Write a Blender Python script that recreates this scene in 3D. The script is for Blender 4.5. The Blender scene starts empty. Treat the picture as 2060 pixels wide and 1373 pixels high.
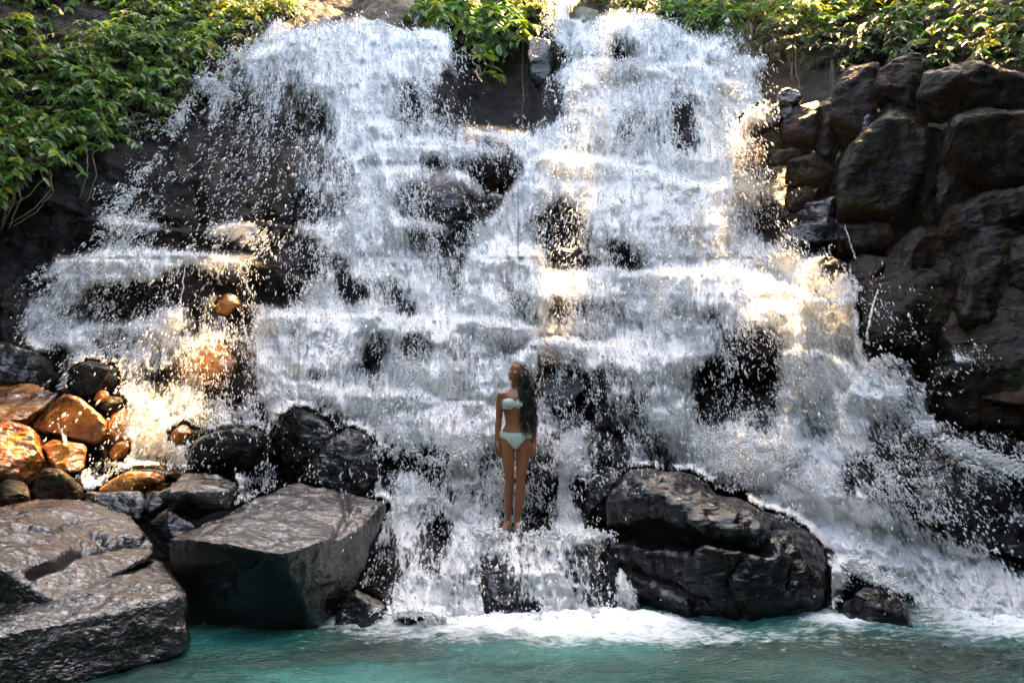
import bpy, bmesh, math, random
import numpy as np
from mathutils import Vector, Matrix
R = math.radians
random.seed(7)
rng = np.random.default_rng(11)
scene = bpy.context.scene
COL = scene.collection

# ------------------------------------------------------------------ camera, sky, sun
PITCH = R(6.9); CZ = 1.5; F = 1602.0
cd = bpy.data.cameras.new("camera"); cam = bpy.data.objects.new("camera", cd); COL.objects.link(cam)
cam.location = (0, 0, CZ); cam.rotation_euler = (R(90) + PITCH, 0, 0)
cd.sensor_width = 36; cd.lens = 36 * F / 2060; cd.clip_start = 0.05; cd.clip_end = 500
scene.camera = cam
SUN = Vector((0.17, 0.43, 0.89)).normalized()
elev = math.asin(SUN.z); azim = math.atan2(SUN.x, SUN.y)
world = bpy.data.worlds.new("World"); scene.world = world; world.use_nodes = True
nt = world.node_tree; nt.nodes.clear()
sky = nt.nodes.new('ShaderNodeTexSky'); sky.sky_type = 'NISHITA'; sky.sun_disc = False
sky.sun_elevation = elev; sky.sun_rotation = azim; sky.air_density = .7; sky.dust_density = 1.6; sky.ozone_density = .3
bg = nt.nodes.new('ShaderNodeBackground'); bg.inputs[1].default_value = 0.15
wo = nt.nodes.new('ShaderNodeOutputWorld')
wm = nt.nodes.new('ShaderNodeMix'); wm.data_type = 'RGBA'; wm.blend_type = 'MULTIPLY'; wm.inputs['Factor'].default_value = 1; wm.inputs['B'].default_value = (1.18, 1.045, .85, 1)
nt.links.new(sky.outputs[0], wm.inputs['A']); nt.links.new(wm.outputs['Result'], bg.inputs[0]); nt.links.new(bg.outputs[0], wo.inputs[0])
sd = bpy.data.lights.new("sun", 'SUN'); sd.energy = 5.0; sd.angle = R(0.5); sd.color = (1.0, 0.60, 0.25)
so = bpy.data.objects.new("sun", sd); COL.objects.link(so); so.location = SUN * 40
so.rotation_euler = (-SUN).to_track_quat('-Z', 'Y').to_euler()
vs = scene.view_settings; vs.view_transform = 'Standard'; vs.look = 'None'; vs.exposure = 3.7; vs.gamma = 1; vs.use_curve_mapping = False
scene.cycles.max_bounces = 8; scene.cycles.transparent_max_bounces = 24
scene.cycles.diffuse_bounces = 4; scene.cycles.glossy_bounces = 3; scene.cycles.transmission_bounces = 4

# ------------------------------------------------------------------ helpers
SP, CP = math.sin(PITCH), math.cos(PITCH)
def Pn(px, py, Y):
    """direction through a photo pixel, taken to depth Y (numpy)"""
    dx = (np.asarray(px, float) - 1030); dv = (686 - np.asarray(py, float))
    dy = F * CP - dv * SP; dz = F * SP + dv * CP
    t = np.asarray(Y, float) / dy
    return np.stack([dx * t, np.asarray(Y, float) * np.ones_like(dx), CZ + dz * t], -1)
def P(px, py, Y): return Vector(Pn(px, py, Y))
def proj(co):
    y, z = co[..., 1], co[..., 2] - CZ
    d = y * CP + z * SP; v = -y * SP + z * CP
    return 1030 + F * co[..., 0] / d, 686 - F * v / d

def _hash(ix, iy, iz):
    h = (ix * 374761393 + iy * 668265263 + iz * 2147483647 * 3 + 974634541) & 0xffffffff
    h = ((h ^ (h >> 13)) * 1274126177) & 0xffffffff
    h = (h ^ (h >> 16)) & 0xffffffff
    return h / 4294967295.0
def noise3(p):
    f = np.floor(p); i = f.astype(np.int64); t = p - f; t = t * t * (3 - 2 * t)
    r = 0
    for a in (0, 1):
        wa = t[..., 0] if a else 1 - t[..., 0]
        for b in (0, 1):
            wb = t[..., 1] if b else 1 - t[..., 1]
            for c in (0, 1):
                wc = t[..., 2] if c else 1 - t[..., 2]
                r = r + wa * wb * wc * _hash(i[..., 0] + a, i[..., 1] + b, i[..., 2] + c)
    return r * 2 - 1
def fbm(p, octv=4, gain=.5, ridged=False):
    s = 0; a = 1; q = np.array(p, float); tot = 0
    for k in range(octv):
        n = noise3(q + 17.3 * k)
        if ridged: n = 1 - 2 * np.abs(n)
        s = s + a * n; tot += a; a *= gain; q = q * 2.03
    return s / tot
def smooth(e0, e1, x):
    t = np.clip((x - e0) / (e1 - e0), 0, 1); return t * t * (3 - 2 * t)

def mesh_np(name, co, quads, mat=None, parent=None, smooth_=True, attrs=None, uv=None, mats=None, midx=None):
    me = bpy.data.meshes.new(name)
    co = np.asarray(co, np.float32); quads = np.asarray(quads, np.int32)
    n, k = quads.shape
    me.vertices.add(len(co)); me.vertices.foreach_set('co', co.ravel())
    me.loops.add(n * k); me.loops.foreach_set('vertex_index', quads.ravel())
    me.polygons.add(n); me.polygons.foreach_set('loop_start', np.arange(0, n * k, k, dtype=np.int32))
    me.update(calc_edges=True)
    if smooth_: me.polygons.foreach_set('use_smooth', np.ones(n, bool))
    if attrs:
        for a, v in attrs.items():
            at = me.attributes.new(a, 'FLOAT', 'POINT'); at.data.foreach_set('value', np.asarray(v, np.float32))
    if uv is not None:
        l = me.uv_layers.new(name='flow'); l.data.foreach_set('uv', np.asarray(uv, np.float32)[quads.ravel()].ravel())
    for m in (mats or ([mat] if mat else [])): me.materials.append(m)
    if midx is not None: me.polygons.foreach_set('material_index', np.asarray(midx, np.int32))
    o = bpy.data.objects.new(name, me); COL.objects.link(o)
    if parent: o.parent = parent
    return o
def tag(o, label=None, cat=None, group=None, kind=None):
    if label: o['label'] = label
    if cat: o['category'] = cat
    if group: o['group'] = group
    if kind: o['kind'] = kind
    return o
def empty(name, loc=(0, 0, 0)):
    o = bpy.data.objects.new(name, None); COL.objects.link(o); o.location = loc; o.empty_display_size = .2
    return o
class MB:
    """collects quads/tris as numpy chunks"""
    def __init__(s): s.v = []; s.f = []; s.n = 0
    def add(s, v, f):
        v = np.asarray(v, float).reshape(-1, 3); s.v.append(v); s.f.append(np.asarray(f) + s.n); s.n += len(v)
    def build(s, name, mat, parent=None, off=None, **k):
        v = np.concatenate(s.v); f = np.concatenate(s.f)
        if off is not None: v = v - np.asarray(off)
        return mesh_np(name, v, f, mat, parent, **k)
def tube(mb, pts, radii, ns=6):
    pts = np.asarray(pts, float); n = len(pts); radii = np.broadcast_to(np.asarray(radii, float), (n,))
    tg = np.gradient(pts, axis=0); tg /= np.linalg.norm(tg, axis=1)[:, None] + 1e-9
    ref = np.array([0.31, 0.22, 0.92]); a = np.cross(tg, ref); a /= np.linalg.norm(a, axis=1)[:, None] + 1e-9
    b = np.cross(tg, a); th = np.arange(ns) * 2 * math.pi / ns
    v = pts[:, None] + radii[:, None, None] * (np.cos(th)[None, :, None] * a[:, None] + np.sin(th)[None, :, None] * b[:, None])
    f = []
    for i in range(n - 1):
        for j in range(ns):
            f.append((i * ns + j, i * ns + (j + 1) % ns, (i + 1) * ns + (j + 1) % ns, (i + 1) * ns + j))
    mb.add(v, f)

# ------------------------------------------------------------------ materials
def new_mat(name):
    m = bpy.data.materials.new(name); m.use_nodes = True; t = m.node_tree; t.nodes.clear()
    return m, t, t.nodes, t.links
def nd(ns, typ, **kw):
    n = ns.new(typ)
    for k, v in kw.items(): setattr(n, k, v)
    return n
def ramp(ns, stops, interp='LINEAR'):
    r = ns.new('ShaderNodeValToRGB'); e = r.color_ramp.elements; r.color_ramp.interpolation = interp
    e[0].position, e[0].color = stops[0][0], (*stops[0][1], 1); e[1].position, e[1].color = stops[-1][0], (*stops[-1][1], 1)
    for p, c in stops[1:-1]:
        x = e.new(p); x.color = (*c, 1)
    return r
def rock_mat(name, cols, rough=(.18, .5), bump=.6, moss=None, spec=.5, ripple=1.0, coat=.0, bdist=.045, cb=.38, cior=1.5):
    m, t, ns, L = new_mat(name)
    out = nd(ns, 'ShaderNodeOutputMaterial'); bs = nd(ns, 'ShaderNodeBsdfPrincipled')
    tc = nd(ns, 'ShaderNodeTexCoord')
    n1 = nd(ns, 'ShaderNodeTexNoise'); n1.inputs['Scale'].default_value = 1.7; n1.inputs['Detail'].default_value = 7; n1.inputs['Roughness'].default_value = .62
    L.new(tc.outputs['Object'], n1.inputs['Vector'])
    r1 = ramp(ns, [(.36, cols[0]), (.5, cols[1]), (.68, cols[2])]); L.new(n1.outputs[0], r1.inputs[0])
    n2 = nd(ns, 'ShaderNodeTexNoise'); n2.inputs['Scale'].default_value = 26; n2.inputs['Detail'].default_value = 5
    L.new(tc.outputs['Object'], n2.inputs['Vector'])
    mx = nd(ns, 'ShaderNodeMix', data_type='RGBA', blend_type='MULTIPLY'); mx.inputs['Factor'].default_value = .8
    r2 = ramp(ns, [(.3, (.45, .45, .45)), (.7, (1.35, 1.35, 1.35))]); L.new(n2.outputs[0], r2.inputs[0])
    L.new(r1.outputs[0], mx.inputs['A']); L.new(r2.outputs[0], mx.inputs['B'])
    col = mx.outputs['Result']
    if moss:
        n4 = nd(ns, 'ShaderNodeTexNoise'); n4.inputs['Scale'].default_value = 3.3; n4.inputs['Detail'].default_value = 8
        L.new(tc.outputs['Object'], n4.inputs['Vector'])
        r4 = ramp(ns, [(.52, (0, 0, 0)), (.62, (1, 1, 1))]); L.new(n4.outputs[0], r4.inputs[0])
        m2 = nd(ns, 'ShaderNodeMix', data_type='RGBA'); L.new(r4.outputs[0], m2.inputs['Factor'])
        L.new(col, m2.inputs['A']); m2.inputs['B'].default_value = (*moss, 1); col = m2.outputs['Result']
    L.new(col, bs.inputs['Base Color'])
    rr = nd(ns, 'ShaderNodeMapRange'); rr.inputs['From Min'].default_value = .3; rr.inputs['From Max'].default_value = .7
    rr.inputs['To Min'].default_value, rr.inputs['To Max'].default_value = rough
    n3 = nd(ns, 'ShaderNodeTexNoise'); n3.inputs['Scale'].default_value = 5; n3.inputs['Detail'].default_value = 6
    L.new(tc.outputs['Object'], n3.inputs['Vector']); L.new(n3.outputs[0], rr.inputs['Value']); L.new(rr.outputs[0], bs.inputs['Roughness'])
    bs.inputs['Specular IOR Level'].default_value = spec
    bs.inputs['Coat Weight'].default_value = coat; bs.inputs['Coat Roughness'].default_value = .13; bs.inputs['Coat IOR'].default_value = cior
    # bump: broad grain + fine ripples
    b1 = nd(ns, 'ShaderNodeBump'); b1.inputs['Strength'].default_value = bump; b1.inputs['Distance'].default_value = bdist
    mp = nd(ns, 'ShaderNodeMapping'); mp.inputs['Scale'].default_value = (5 * ripple, 6.5 * ripple, 8.5 * ripple)
    n5 = nd(ns, 'ShaderNodeTexNoise'); n5.inputs['Scale'].default_value = 1.6; n5.inputs['Detail'].default_value = 4; n5.inputs['Roughness'].default_value = .5
    n5.inputs['Distortion'].default_value = .6
    L.new(tc.outputs['Object'], mp.inputs[0]); L.new(mp.outputs[0], n5.inputs['Vector']); L.new(n5.outputs[0], b1.inputs['Height'])
    L.new(b1.outputs[0], bs.inputs['Normal']); b2 = nd(ns, 'ShaderNodeBump'); b2.inputs['Strength'].default_value = 1; b2.inputs['Distance'].default_value = bdist * cb; L.new(n5.outputs[0], b2.inputs['Height']); L.new(b2.outputs[0], bs.inputs['Coat Normal']); L.new(bs.outputs[0], out.inputs[0])
    return m
M_wet = rock_mat('wet_basalt', [(.002, .0022, .0027), (.006, .0065, .0075), (.020, .021, .022)], (.10, .36), 1.0, spec=.25, coat=.45, bdist=.05)
M_slab = rock_mat('slab_basalt', [(.002, .002, .0024), (.004, .0044, .005), (.010, .010, .011)], (.10, .30), 1.0, spec=.25, ripple=2.9, coat=1.0, bdist=.026, cb=.5, cior=1.65)
M_brown = rock_mat('brown_basalt', [(.0035, .0028, .0024), (.010, .006, .004), (.048, .022, .009)], (.35, .65), .9, moss=(.014, .016, .005), spec=.14)
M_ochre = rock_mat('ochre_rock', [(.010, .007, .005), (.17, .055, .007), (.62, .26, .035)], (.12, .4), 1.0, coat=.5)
M_cliff = rock_mat('cliff_basalt', [(.0018, .0018, .002), (.005, .005, .0052), (.015, .0145, .014)], (.4, .7), 1.0, spec=.10)

def leaf_mat(name, c0, c1, c2):
    m, t, ns, L = new_mat(name)
    out = nd(ns, 'ShaderNodeOutputMaterial'); bs = nd(ns, 'ShaderNodeBsdfPrincipled')
    ge = nd(ns, 'ShaderNodeNewGeometry'); r = ramp(ns, [(0, c0), (.55, c1), (1, c2)]); L.new(ge.outputs['Random Per Island'], r.inputs[0])
    L.new(r.outputs[0], bs.inputs['Base Color']); bs.inputs['Roughness'].default_value = .38
    tr = nd(ns, 'ShaderNodeBsdfTranslucent'); g = nd(ns, 'ShaderNodeMix', data_type='RGBA', blend_type='MULTIPLY'); g.inputs['Factor'].default_value = 1
    L.new(r.outputs[0], g.inputs['A']); g.inputs['B'].default_value = (3.6, 3.0, .7, 1); L.new(g.outputs['Result'], tr.inputs[0])
    mx = nd(ns, 'ShaderNodeMixShader'); mx.inputs[0].default_value = .42
    L.new(bs.outputs[0], mx.inputs[1]); L.new(tr.outputs[0], mx.inputs[2]); L.new(mx.outputs[0], out.inputs[0])
    return m
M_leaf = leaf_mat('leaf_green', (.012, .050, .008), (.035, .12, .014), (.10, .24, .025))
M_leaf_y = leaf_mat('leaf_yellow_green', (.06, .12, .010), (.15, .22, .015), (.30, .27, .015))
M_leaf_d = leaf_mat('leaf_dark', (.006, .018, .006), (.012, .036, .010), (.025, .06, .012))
M_leaf_shade = leaf_mat('leaf_painted_shade', (.003, .006, .002), (.005, .011, .003), (.009, .017, .004))  # leaf colours blackened to put deep shade into the unseen trees
M_leaf_shade.node_tree.nodes['Mix'].inputs['B'].default_value = (1.2, 1.1, .6, 1)
def simple(name, col, rough=.6, **kw):
    m, t, ns, L = new_mat(name); out = nd(ns, 'ShaderNodeOutputMaterial'); bs = nd(ns, 'ShaderNodeBsdfPrincipled')
    tc = nd(ns, 'ShaderNodeTexCoord'); n = nd(ns, 'ShaderNodeTexNoise'); n.inputs['Scale'].default_value = kw.get('scale', 30); n.inputs['Detail'].default_value = 4
    L.new(tc.outputs['Object'], n.inputs['Vector']); v = kw.get('vary', .25)
    r = ramp(ns, [(.3, tuple(c * (1 - v) for c in col)), (.7, tuple(c * (1 + v) for c in col))]); L.new(n.outputs[0], r.inputs[0])
    L.new(r.outputs[0], bs.inputs['Base Color']); bs.inputs['Roughness'].default_value = rough
    if 'sss' in kw:
        bs.inputs['Subsurface Weight'].default_value = kw['sss']; bs.inputs['Subsurface Radius'].default_value = (.02, .008, .004); bs.inputs['Subsurface Scale'].default_value = .6
    L.new(bs.outputs[0], out.inputs[0]); return m
M_bark = simple('bark', (.07, .05, .03), .8)
M_vine = simple('vine', (.11, .09, .035), .7)

# white water: bright broken water that also lets light through
def water_mat(name, veil):
    m, t, ns, L = new_mat(name); out = nd(ns, 'ShaderNodeOutputMaterial')
    df = nd(ns, 'ShaderNodeBsdfDiffuse'); df.inputs[0].default_value = (.88, .895, .885, 1)
    tr = nd(ns, 'ShaderNodeBsdfTranslucent'); tr.inputs[0].default_value = (.88, .895, .885, 1)
    gl = nd(ns, 'ShaderNodeBsdfGlossy'); gl.inputs['Roughness'].default_value = .25
    m1 = nd(ns, 'ShaderNodeMixShader'); m1.inputs[0].default_value = .28; L.new(df.outputs[0], m1.inputs[1]); L.new(tr.outputs[0], m1.inputs[2])
    m2 = nd(ns, 'ShaderNodeMixShader'); m2.inputs[0].default_value = .06; L.new(m1.outputs[0], m2.inputs[1]); L.new(gl.outputs[0], m2.inputs[2])
    if not veil:
        L.new(m2.outputs[0], out.inputs[0]); return m
    uv = nd(ns, 'ShaderNodeUVMap', uv_map='flow')
    at = nd(ns, 'ShaderNodeAttribute', attribute_name='dens'); am = nd(ns, 'ShaderNodeAttribute', attribute_name='mist')
    def nz(sx, sy, det, rough, dist=0.):
        mp = nd(ns, 'ShaderNodeMapping'); mp.inputs['Scale'].default_value = (sx, sy, 1); L.new(uv.outputs[0], mp.inputs[0])
        n = nd(ns, 'ShaderNodeTexNoise'); n.inputs['Scale'].default_value = 1; n.inputs['Detail'].default_value = det; n.inputs['Roughness'].default_value = rough
        n.inputs['Distortion'].default_value = dist; L.new(mp.outputs[0], n.inputs['Vector']); return n
    def mth(op, a, b=None, c=None, clamp=False):
        x = nd(ns, 'ShaderNodeMath', operation=op); x.use_clamp = clamp
        for i, v in enumerate((a, b, c)):
            if v is None: continue
            if isinstance(v, (int, float)): x.inputs[i].default_value = v
            else: L.new(v, x.inputs[i])
        return x.outputs[0]
    # uv in photo-pixel units / 100 along and across the flow
    n1 = nz(14, 4, 3, .6, .5); n2 = nz(3.4, .9, 3, .55, .5); n3 = nz(38, 12, 2, .6)
    comb = mth('ADD', mth('MULTIPLY', n1.outputs[0], .5), mth('ADD', mth('MULTIPLY', n2.outputs[0], .27), mth('MULTIPLY', n3.outputs[0], .23)))
    # threshold moves with the amount of water
    th = mth('SUBTRACT', .69, mth('MULTIPLY', at.outputs['Fac'], .50))
    fo = mth('MULTIPLY', mth('SUBTRACT', comb, th), 9.0, clamp=True)
    ms = mth('MULTIPLY', am.outputs['Fac'], mth('ADD', mth('MULTIPLY', n2.outputs[0], 1.6), mth('SUBTRACT', mth('MULTIPLY', n1.outputs[0], 1.2), .85)), clamp=True)
    al = mth('MAXIMUM', fo, ms)
    tp = nd(ns, 'ShaderNodeBsdfTransparent'); mx = nd(ns, 'ShaderNodeMixShader')
    L.new(al, mx.inputs[0]); L.new(tp.outputs[0], mx.inputs[1]); L.new(m2.outputs[0], mx.inputs[2])
    b = nd(ns, 'ShaderNodeBump'); b.inputs['Strength'].default_value = 1; b.inputs['Distance'].default_value = .09; L.new(comb, b.inputs['Height'])
    L.new(b.outputs[0], df.inputs['Normal']); L.new(mx.outputs[0], out.inputs[0])
    return m
M_veil = water_mat('falling_water', True)
M_drop = water_mat('water_drops', False)
M_skin = simple('skin', (.30, .115, .045), .30, sss=.10, vary=.06, scale=8)
M_bik = simple('mint_fabric', (.55, .61, .52), .75, vary=.06, scale=60)
M_hair = simple('dark_hair', (.016, .011, .010), .32, vary=.3)
M_lip = simple('lips', (.32, .10, .07), .35)
M_eye = simple('eye_dark', (.03, .02, .015), .2)
M_nail = simple('nail', (.62, .42, .34), .3)

# ------------------------------------------------------------------ cliff
PYS = [-400, -100, 50, 130, 300, 450, 550, 650, 800, 900, 1000, 1065, 1075, 1240, 1300, 1420]
YS  = [27.0, 20.0, 17.0, 16.2, 14.6, 13.1, 12.1, 11.2, 10.0, 9.5, 8.95, 8.52, 8.45, 7.35, 6.95, 6.6]
# ledges: polyline, step (m), decay (px)
LEDGES = [
 ([(180,440),(260,450),(350,462),(430,466)], .5, 60), ([(430,462),(540,448),(660,470)], .6, 70),
 ([(20,600),(60,548),(120,526),(300,516),(420,520),(510,526)], .5, 90),
 ([(780,300),(900,294),(1010,312)], .5, 60), ([(790,352),(930,356),(990,400)], .5, 90),
 ([(910,262),(1050,280),(1140,335)], .5, 50),
 ([(985,450),(1040,370),(1110,318),(1200,330),(1400,382),(1520,372)], .8, 110),
 ([(925,560),(950,515),(1010,498),(1085,525),(1095,560)], .6, 90),
 ([(1060,585),(1110,556),(1200,548),(1360,560)], .7, 80), ([(1340,548),(1420,548),(1520,562),(1650,612)], .8, 110),
 ([(520,648),(700,640),(960,652),(1060,668)], .7, 90), ([(330,640),(420,600),(560,628)], .3, 50),
 ([(1040,725),(1110,696),(1200,700),(1360,722)], .5, 90), ([(60,700),(200,660),(380,650)], .25, 70),
 ([(810,452),(905,455)], .3, 60), ([(1100,160),(1180,130),(1300,150),(1400,140),(1470,180)], .6, 80),
 ([(500,130),(600,70),(740,52),(880,85),(920,150)], .7, 110), ([(1120,45),(1250,40),(1330,45),(1400,95),(1440,110)], .6, 90),
 ([(640,560),(760,545),(880,600)], .3, 60), ([(1600,720),(1700,740),(1800,800)], .4, 90),
 ([(930,1068),(1010,1070),(1280,1068)], .3, 60), ([(600,780),(800,790),(1000,830)], .3, 60), ([(560,300),(700,270),(880,250)], .3, 60),
]
# domes pressed out of the cliff: px, py, rx, ry, bulge (m)
DOMES = [(860,420,80,80,.7),(1000,335,50,45,.4),(1130,420,70,110,.6),(1240,470,60,90,.5),(730,330,80,110,.4),(620,380,90,100,.5),
 (500,400,100,120,.5),(600,530,90,70,.5),(760,600,50,60,.5),(1010,600,80,80,.6),(1160,620,90,60,.6),(1450,660,120,120,.9),(1300,790,110,110,.7),
 (1480,880,140,110,.6),(1560,720,90,100,.5),(1260,250,60,70,.5),(1370,260,60,90,.6),(1250,110,50,60,.5),(1170,240,60,80,.4),(680,160,90,110,.5),
 (830,170,70,90,.5),(250,590,170,60,.4),(230,710,150,60,.25),(300,790,120,60,.2),(480,730,60,70,.4),(870,740,70,80,.5),(960,760,60,70,.4),(660,720,70,70,.4),
 (850,940,110,110,.4),(1190,960,80,90,.4),(820,1150,90,110,.4),(1200,1150,80,90,.5),(1900,960,200,110,.8),(1700,960,150,80,.4),(1350,480,70,80,.4),(1440,470,60,70,.4),
 (930,880,100,60,.3),(1390,340,70,60,.3),(760,470,60,60,.4),(690,420,60,80,.3),(1060,510,50,30,.2),(1700,560,100,80,.5),(1620,420,100,100,.4)]
def cliff_depth(px, py):
    px = np.asarray(px, float); py = np.asarray(py, float)
    Y = np.interp(py, PYS, YS)
    u = (px - 1030) / 1030
    # the cliff curves forward at both sides
    amt = np.interp(py, [-200, 330, 500, 800, 1300], [.34, .22, .06, .02, .02])
    amtR = np.interp(py, [-200, 500, 900, 1300], [.42, .34, .12, .03])
    Y = Y * (1 - np.where(u < 0, amt, amtR) * np.clip(np.abs(u), 0, 1.8) ** 2.2 / (1 + .3 * np.abs(u) ** 2))
    # dark recess between the two falls
    Y = Y + 1.1 * np.exp(-((px - 1010) / 85) ** 2 - ((py - 150) / 150) ** 2)
    Y = Y + .55 * np.exp(-((px - 220) / 260) ** 2 - ((py - 700) / 120) ** 2)
    w = fbm(np.stack([px / 260, py / 260, px * 0], -1), 4) * 22
    for pl, st, dec in LEDGES:
        xs = [a for a, b in pl]; ys = [b for a, b in pl]
        yl = np.interp(px, xs, ys) + w * .5
        side = smooth(xs[0] - 40, xs[0] + 10, px) * (1 - smooth(xs[-1] - 10, xs[-1] + 40, px))
        d = py - yl
        Y = Y - st * side * smooth(-5, 3, d) * np.exp(-np.clip(d, 0, None) / dec)
    for cx, cy, rx, ry, b in DOMES:
        r2 = ((px - cx + w) / rx) ** 2 + ((py - cy + w * .6) / ry) ** 2
        Y = Y - b * np.sqrt(np.clip(1 - r2, 0, 1)) * .9
    return Y
def ptop(px):
    return -330 + 345 * np.exp(-((px - 1108) / 42.) ** 4) + 60 * fbm(np.stack([px / 120, px * 0, px * 0], -1), 2)
XS = np.arange(-900, 2960, 5.0); SS = np.linspace(0, 1, 400)
gx, gs = np.meshgrid(XS, SS)
top = ptop(XS)[None, :] * np.ones_like(gx)
gy = top + (1420 - top) * gs
gY = cliff_depth(gx, gy)
co = Pn(gx, gy, gY)
n = fbm(co * 1.1, 3, ridged=True) * .16 + fbm(co * 4.2 + 9, 4, ridged=True) * .055
# blocky jointing on the dry right side
cell = np.floor(co[..., 2] * .9 + fbm(co * .5, 2) * 1.3) * 3.1 + np.floor(co[..., 0] * .8 + fbm(co * .6 + 4, 2)) * 7.7
blk = (_hash(cell.astype(np.int64), cell.astype(np.int64) * 0, cell.astype(np.int64) * 0) - .5) * .9
co[..., 1] -= n + blk * smooth(1560, 1750, gx) * (1 - smooth(850, 950, gy)) + blk * .4 * (1 - smooth(150, 260, gx)) * (1 - smooth(700, 760, gy))
gY = co[..., 1]
nr, nc = gx.shape
idx = np.arange(nr * nc).reshape(nr, nc)
quads = np.stack([idx[:-1, :-1], idx[1:, :-1], idx[1:, 1:], idx[:-1, 1:]], -1).reshape(-1, 4)
cliff = mesh_np('cliff', co.reshape(-1, 3), quads, mats=[M_cliff, M_brown], midx=((gx[:-1, :-1] > 1500 + 60 * np.sin(gy[:-1, :-1] / 37.)) & (gy[:-1, :-1] < 900)).astype(int).ravel()); tag(cliff, kind='structure')
allpts = [(co.reshape(-1, 3), 0)]
# plateau the river comes from, and the ground behind
pl = MB()
xs = np.linspace(-40, 40, 81); ys = np.linspace(16, 90, 75); ax, ay = np.meshgrid(xs, ys)
az = 10.6 + np.clip(ay - 18, 0, None) * .02 + np.clip(np.abs(ax - 1.2) - 1.5, 0, 30) * .22 + fbm(np.stack([ax, ay, ax * 0], -1) * .4, 3) * .3
az = az - np.clip(18.5 - ay, 0, 3) * 3.0
ii = np.arange(ax.size).reshape(ax.shape)
mesh_np('hilltop', np.stack([ax, ay, az], -1).reshape(-1, 3), np.stack([ii[:-1, :-1], ii[:-1, 1:], ii[1:, 1:], ii[1:, :-1]], -1).reshape(-1, 4), M_cliff)['kind'] = 'structure'

# ------------------------------------------------------------------ boulders
def hull_rock(name, pts, mat, label, cat='rock', group=None, vox=None, rough=1.0, sm=1, wet=0, seed=0, crack=None, facets=9):
    pts = [Vector(p) for p in pts]
    bm = bmesh.new()
    for p in pts: bm.verts.new(p)
    r = bmesh.ops.convex_hull(bm, input=bm.verts)
    dl = [e for e in set(r['geom_interior'] + r['geom_unused']) if isinstance(e, bmesh.types.BMVert)]
    if dl: bmesh.ops.delete(bm, geom=list(set(dl)), context='VERTS')
    me = bpy.data.meshes.new(name); bm.to_mesh(me); bm.free()
    arr = np.array([p[:] for p in pts]); c = arr.mean(0); size = (arr.max(0) - arr.min(0)).max()
    tmp = bpy.data.objects.new('tmp', me); COL.objects.link(tmp)
    md = tmp.modifiers.new('r', 'REMESH'); md.mode = 'VOXEL'; md.voxel_size = vox or max(4.6 * c[1] / F, size / 120)
    dg = bpy.context.evaluated_depsgraph_get(); ev = tmp.evaluated_get(dg); m2 = bpy.data.meshes.new_from_object(ev)
    bpy.data.objects.remove(tmp); bpy.data.meshes.remove(me)
    # smooth the edges, then weather the surface
    nv = len(m2.vertices); v = np.empty(nv * 3, np.float32); m2.vertices.foreach_get('co', v); v = v.reshape(-1, 3).astype(float)
    ne = len(m2.edges); e = np.empty(ne * 2, np.int32); m2.edges.foreach_get('vertices', e); e = e.reshape(-1, 2)
    gg = np.random.default_rng(seed + 40); cc = v.mean(0)
    for k in range(facets):
        nd_ = gg.normal(0, 1, 3) * [1, .9, 1]; nd_ /= np.linalg.norm(nd_); nd_[1] = -abs(nd_[1]) if k % 3 else nd_[1]
        h = (v - cc) @ nd_; mxh = h.max(); dcut = mxh * gg.uniform(.66, .90); ov = np.clip(h - dcut, 0, None); v = v - nd_[None] * (ov * .93)[:, None]
    deg = np.bincount(e.ravel(), minlength=nv)[:, None]
    for _ in range(sm):
        s = np.zeros_like(v)
        for k in range(3):
            s[:, k] = np.bincount(e[:, 0], v[e[:, 1], k], nv) + np.bincount(e[:, 1], v[e[:, 0], k], nv)
        v = v * .45 + .55 * s / deg
    m2.vertices.foreach_set('co', v.astype(np.float32).ravel()); m2.update()
    nn = np.empty(nv * 3, np.float32); m2.vertices.foreach_get('normal', nn); nn = nn.reshape(-1, 3)
    q = v + seed * 3.7
    fine = (c[1] / 8.0)
    d = fbm(q * 2.2 / max(size, .5), 3) * .04 * size + fbm(q * 5 , 3, ridged=True) * .022 * min(size, 1.2) + fbm(q * 17, 3, ridged=True) * .007
    d = d + fbm(q * np.array([3, 3, 11.]), 3) * .012 + (fbm(q * np.array([16, 22, 26.]) + fbm(q * 5, 2)[:, None] * 1.5, 3, ridged=True) * .005 if mat is M_slab else 0)
    v = v + nn * (d * rough)[:, None]
    if crack is not None:
        cx_, cy_ = proj(v); wob = fbm(v * 6, 3) * 9
        for pl_, wd, dp in crack:         # polyline on the face towards the pool, width in photo pixels, depth in metres
            dist = np.full(len(v), 1e9)
            for (ax_, ay_), (bx_, by_) in zip(pl_[:-1], pl_[1:]):
                L2 = (bx_ - ax_) ** 2 + (by_ - ay_) ** 2; t = np.clip(((cx_ - ax_) * (bx_ - ax_) + (cy_ - ay_) * (by_ - ay_)) / L2, 0, 1)
                dist = np.minimum(dist, np.hypot(cx_ - ax_ - t * (bx_ - ax_), cy_ - ay_ - t * (by_ - ay_) + wob))
            facing = smooth(-.1, .2, -(nn @ np.array([0, .93, -.37])))
            v = v - nn * (dp * np.exp(-(dist / wd) ** 2) * facing)[:, None]
    m2.vertices.foreach_set('co', (v - c).astype(np.float32).ravel()); m2.update()
    m2.polygons.foreach_set('use_smooth', np.ones(len(m2.polygons), bool))
    m2.materials.clear(); m2.materials.append(mat); m2.name = name
    o = bpy.data.objects.new(name, m2); COL.objects.link(o); o.location = c
    tag(o, label, cat, group)
    allpts.append((v, 1 if not wet else wet + 1))
    return o
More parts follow.
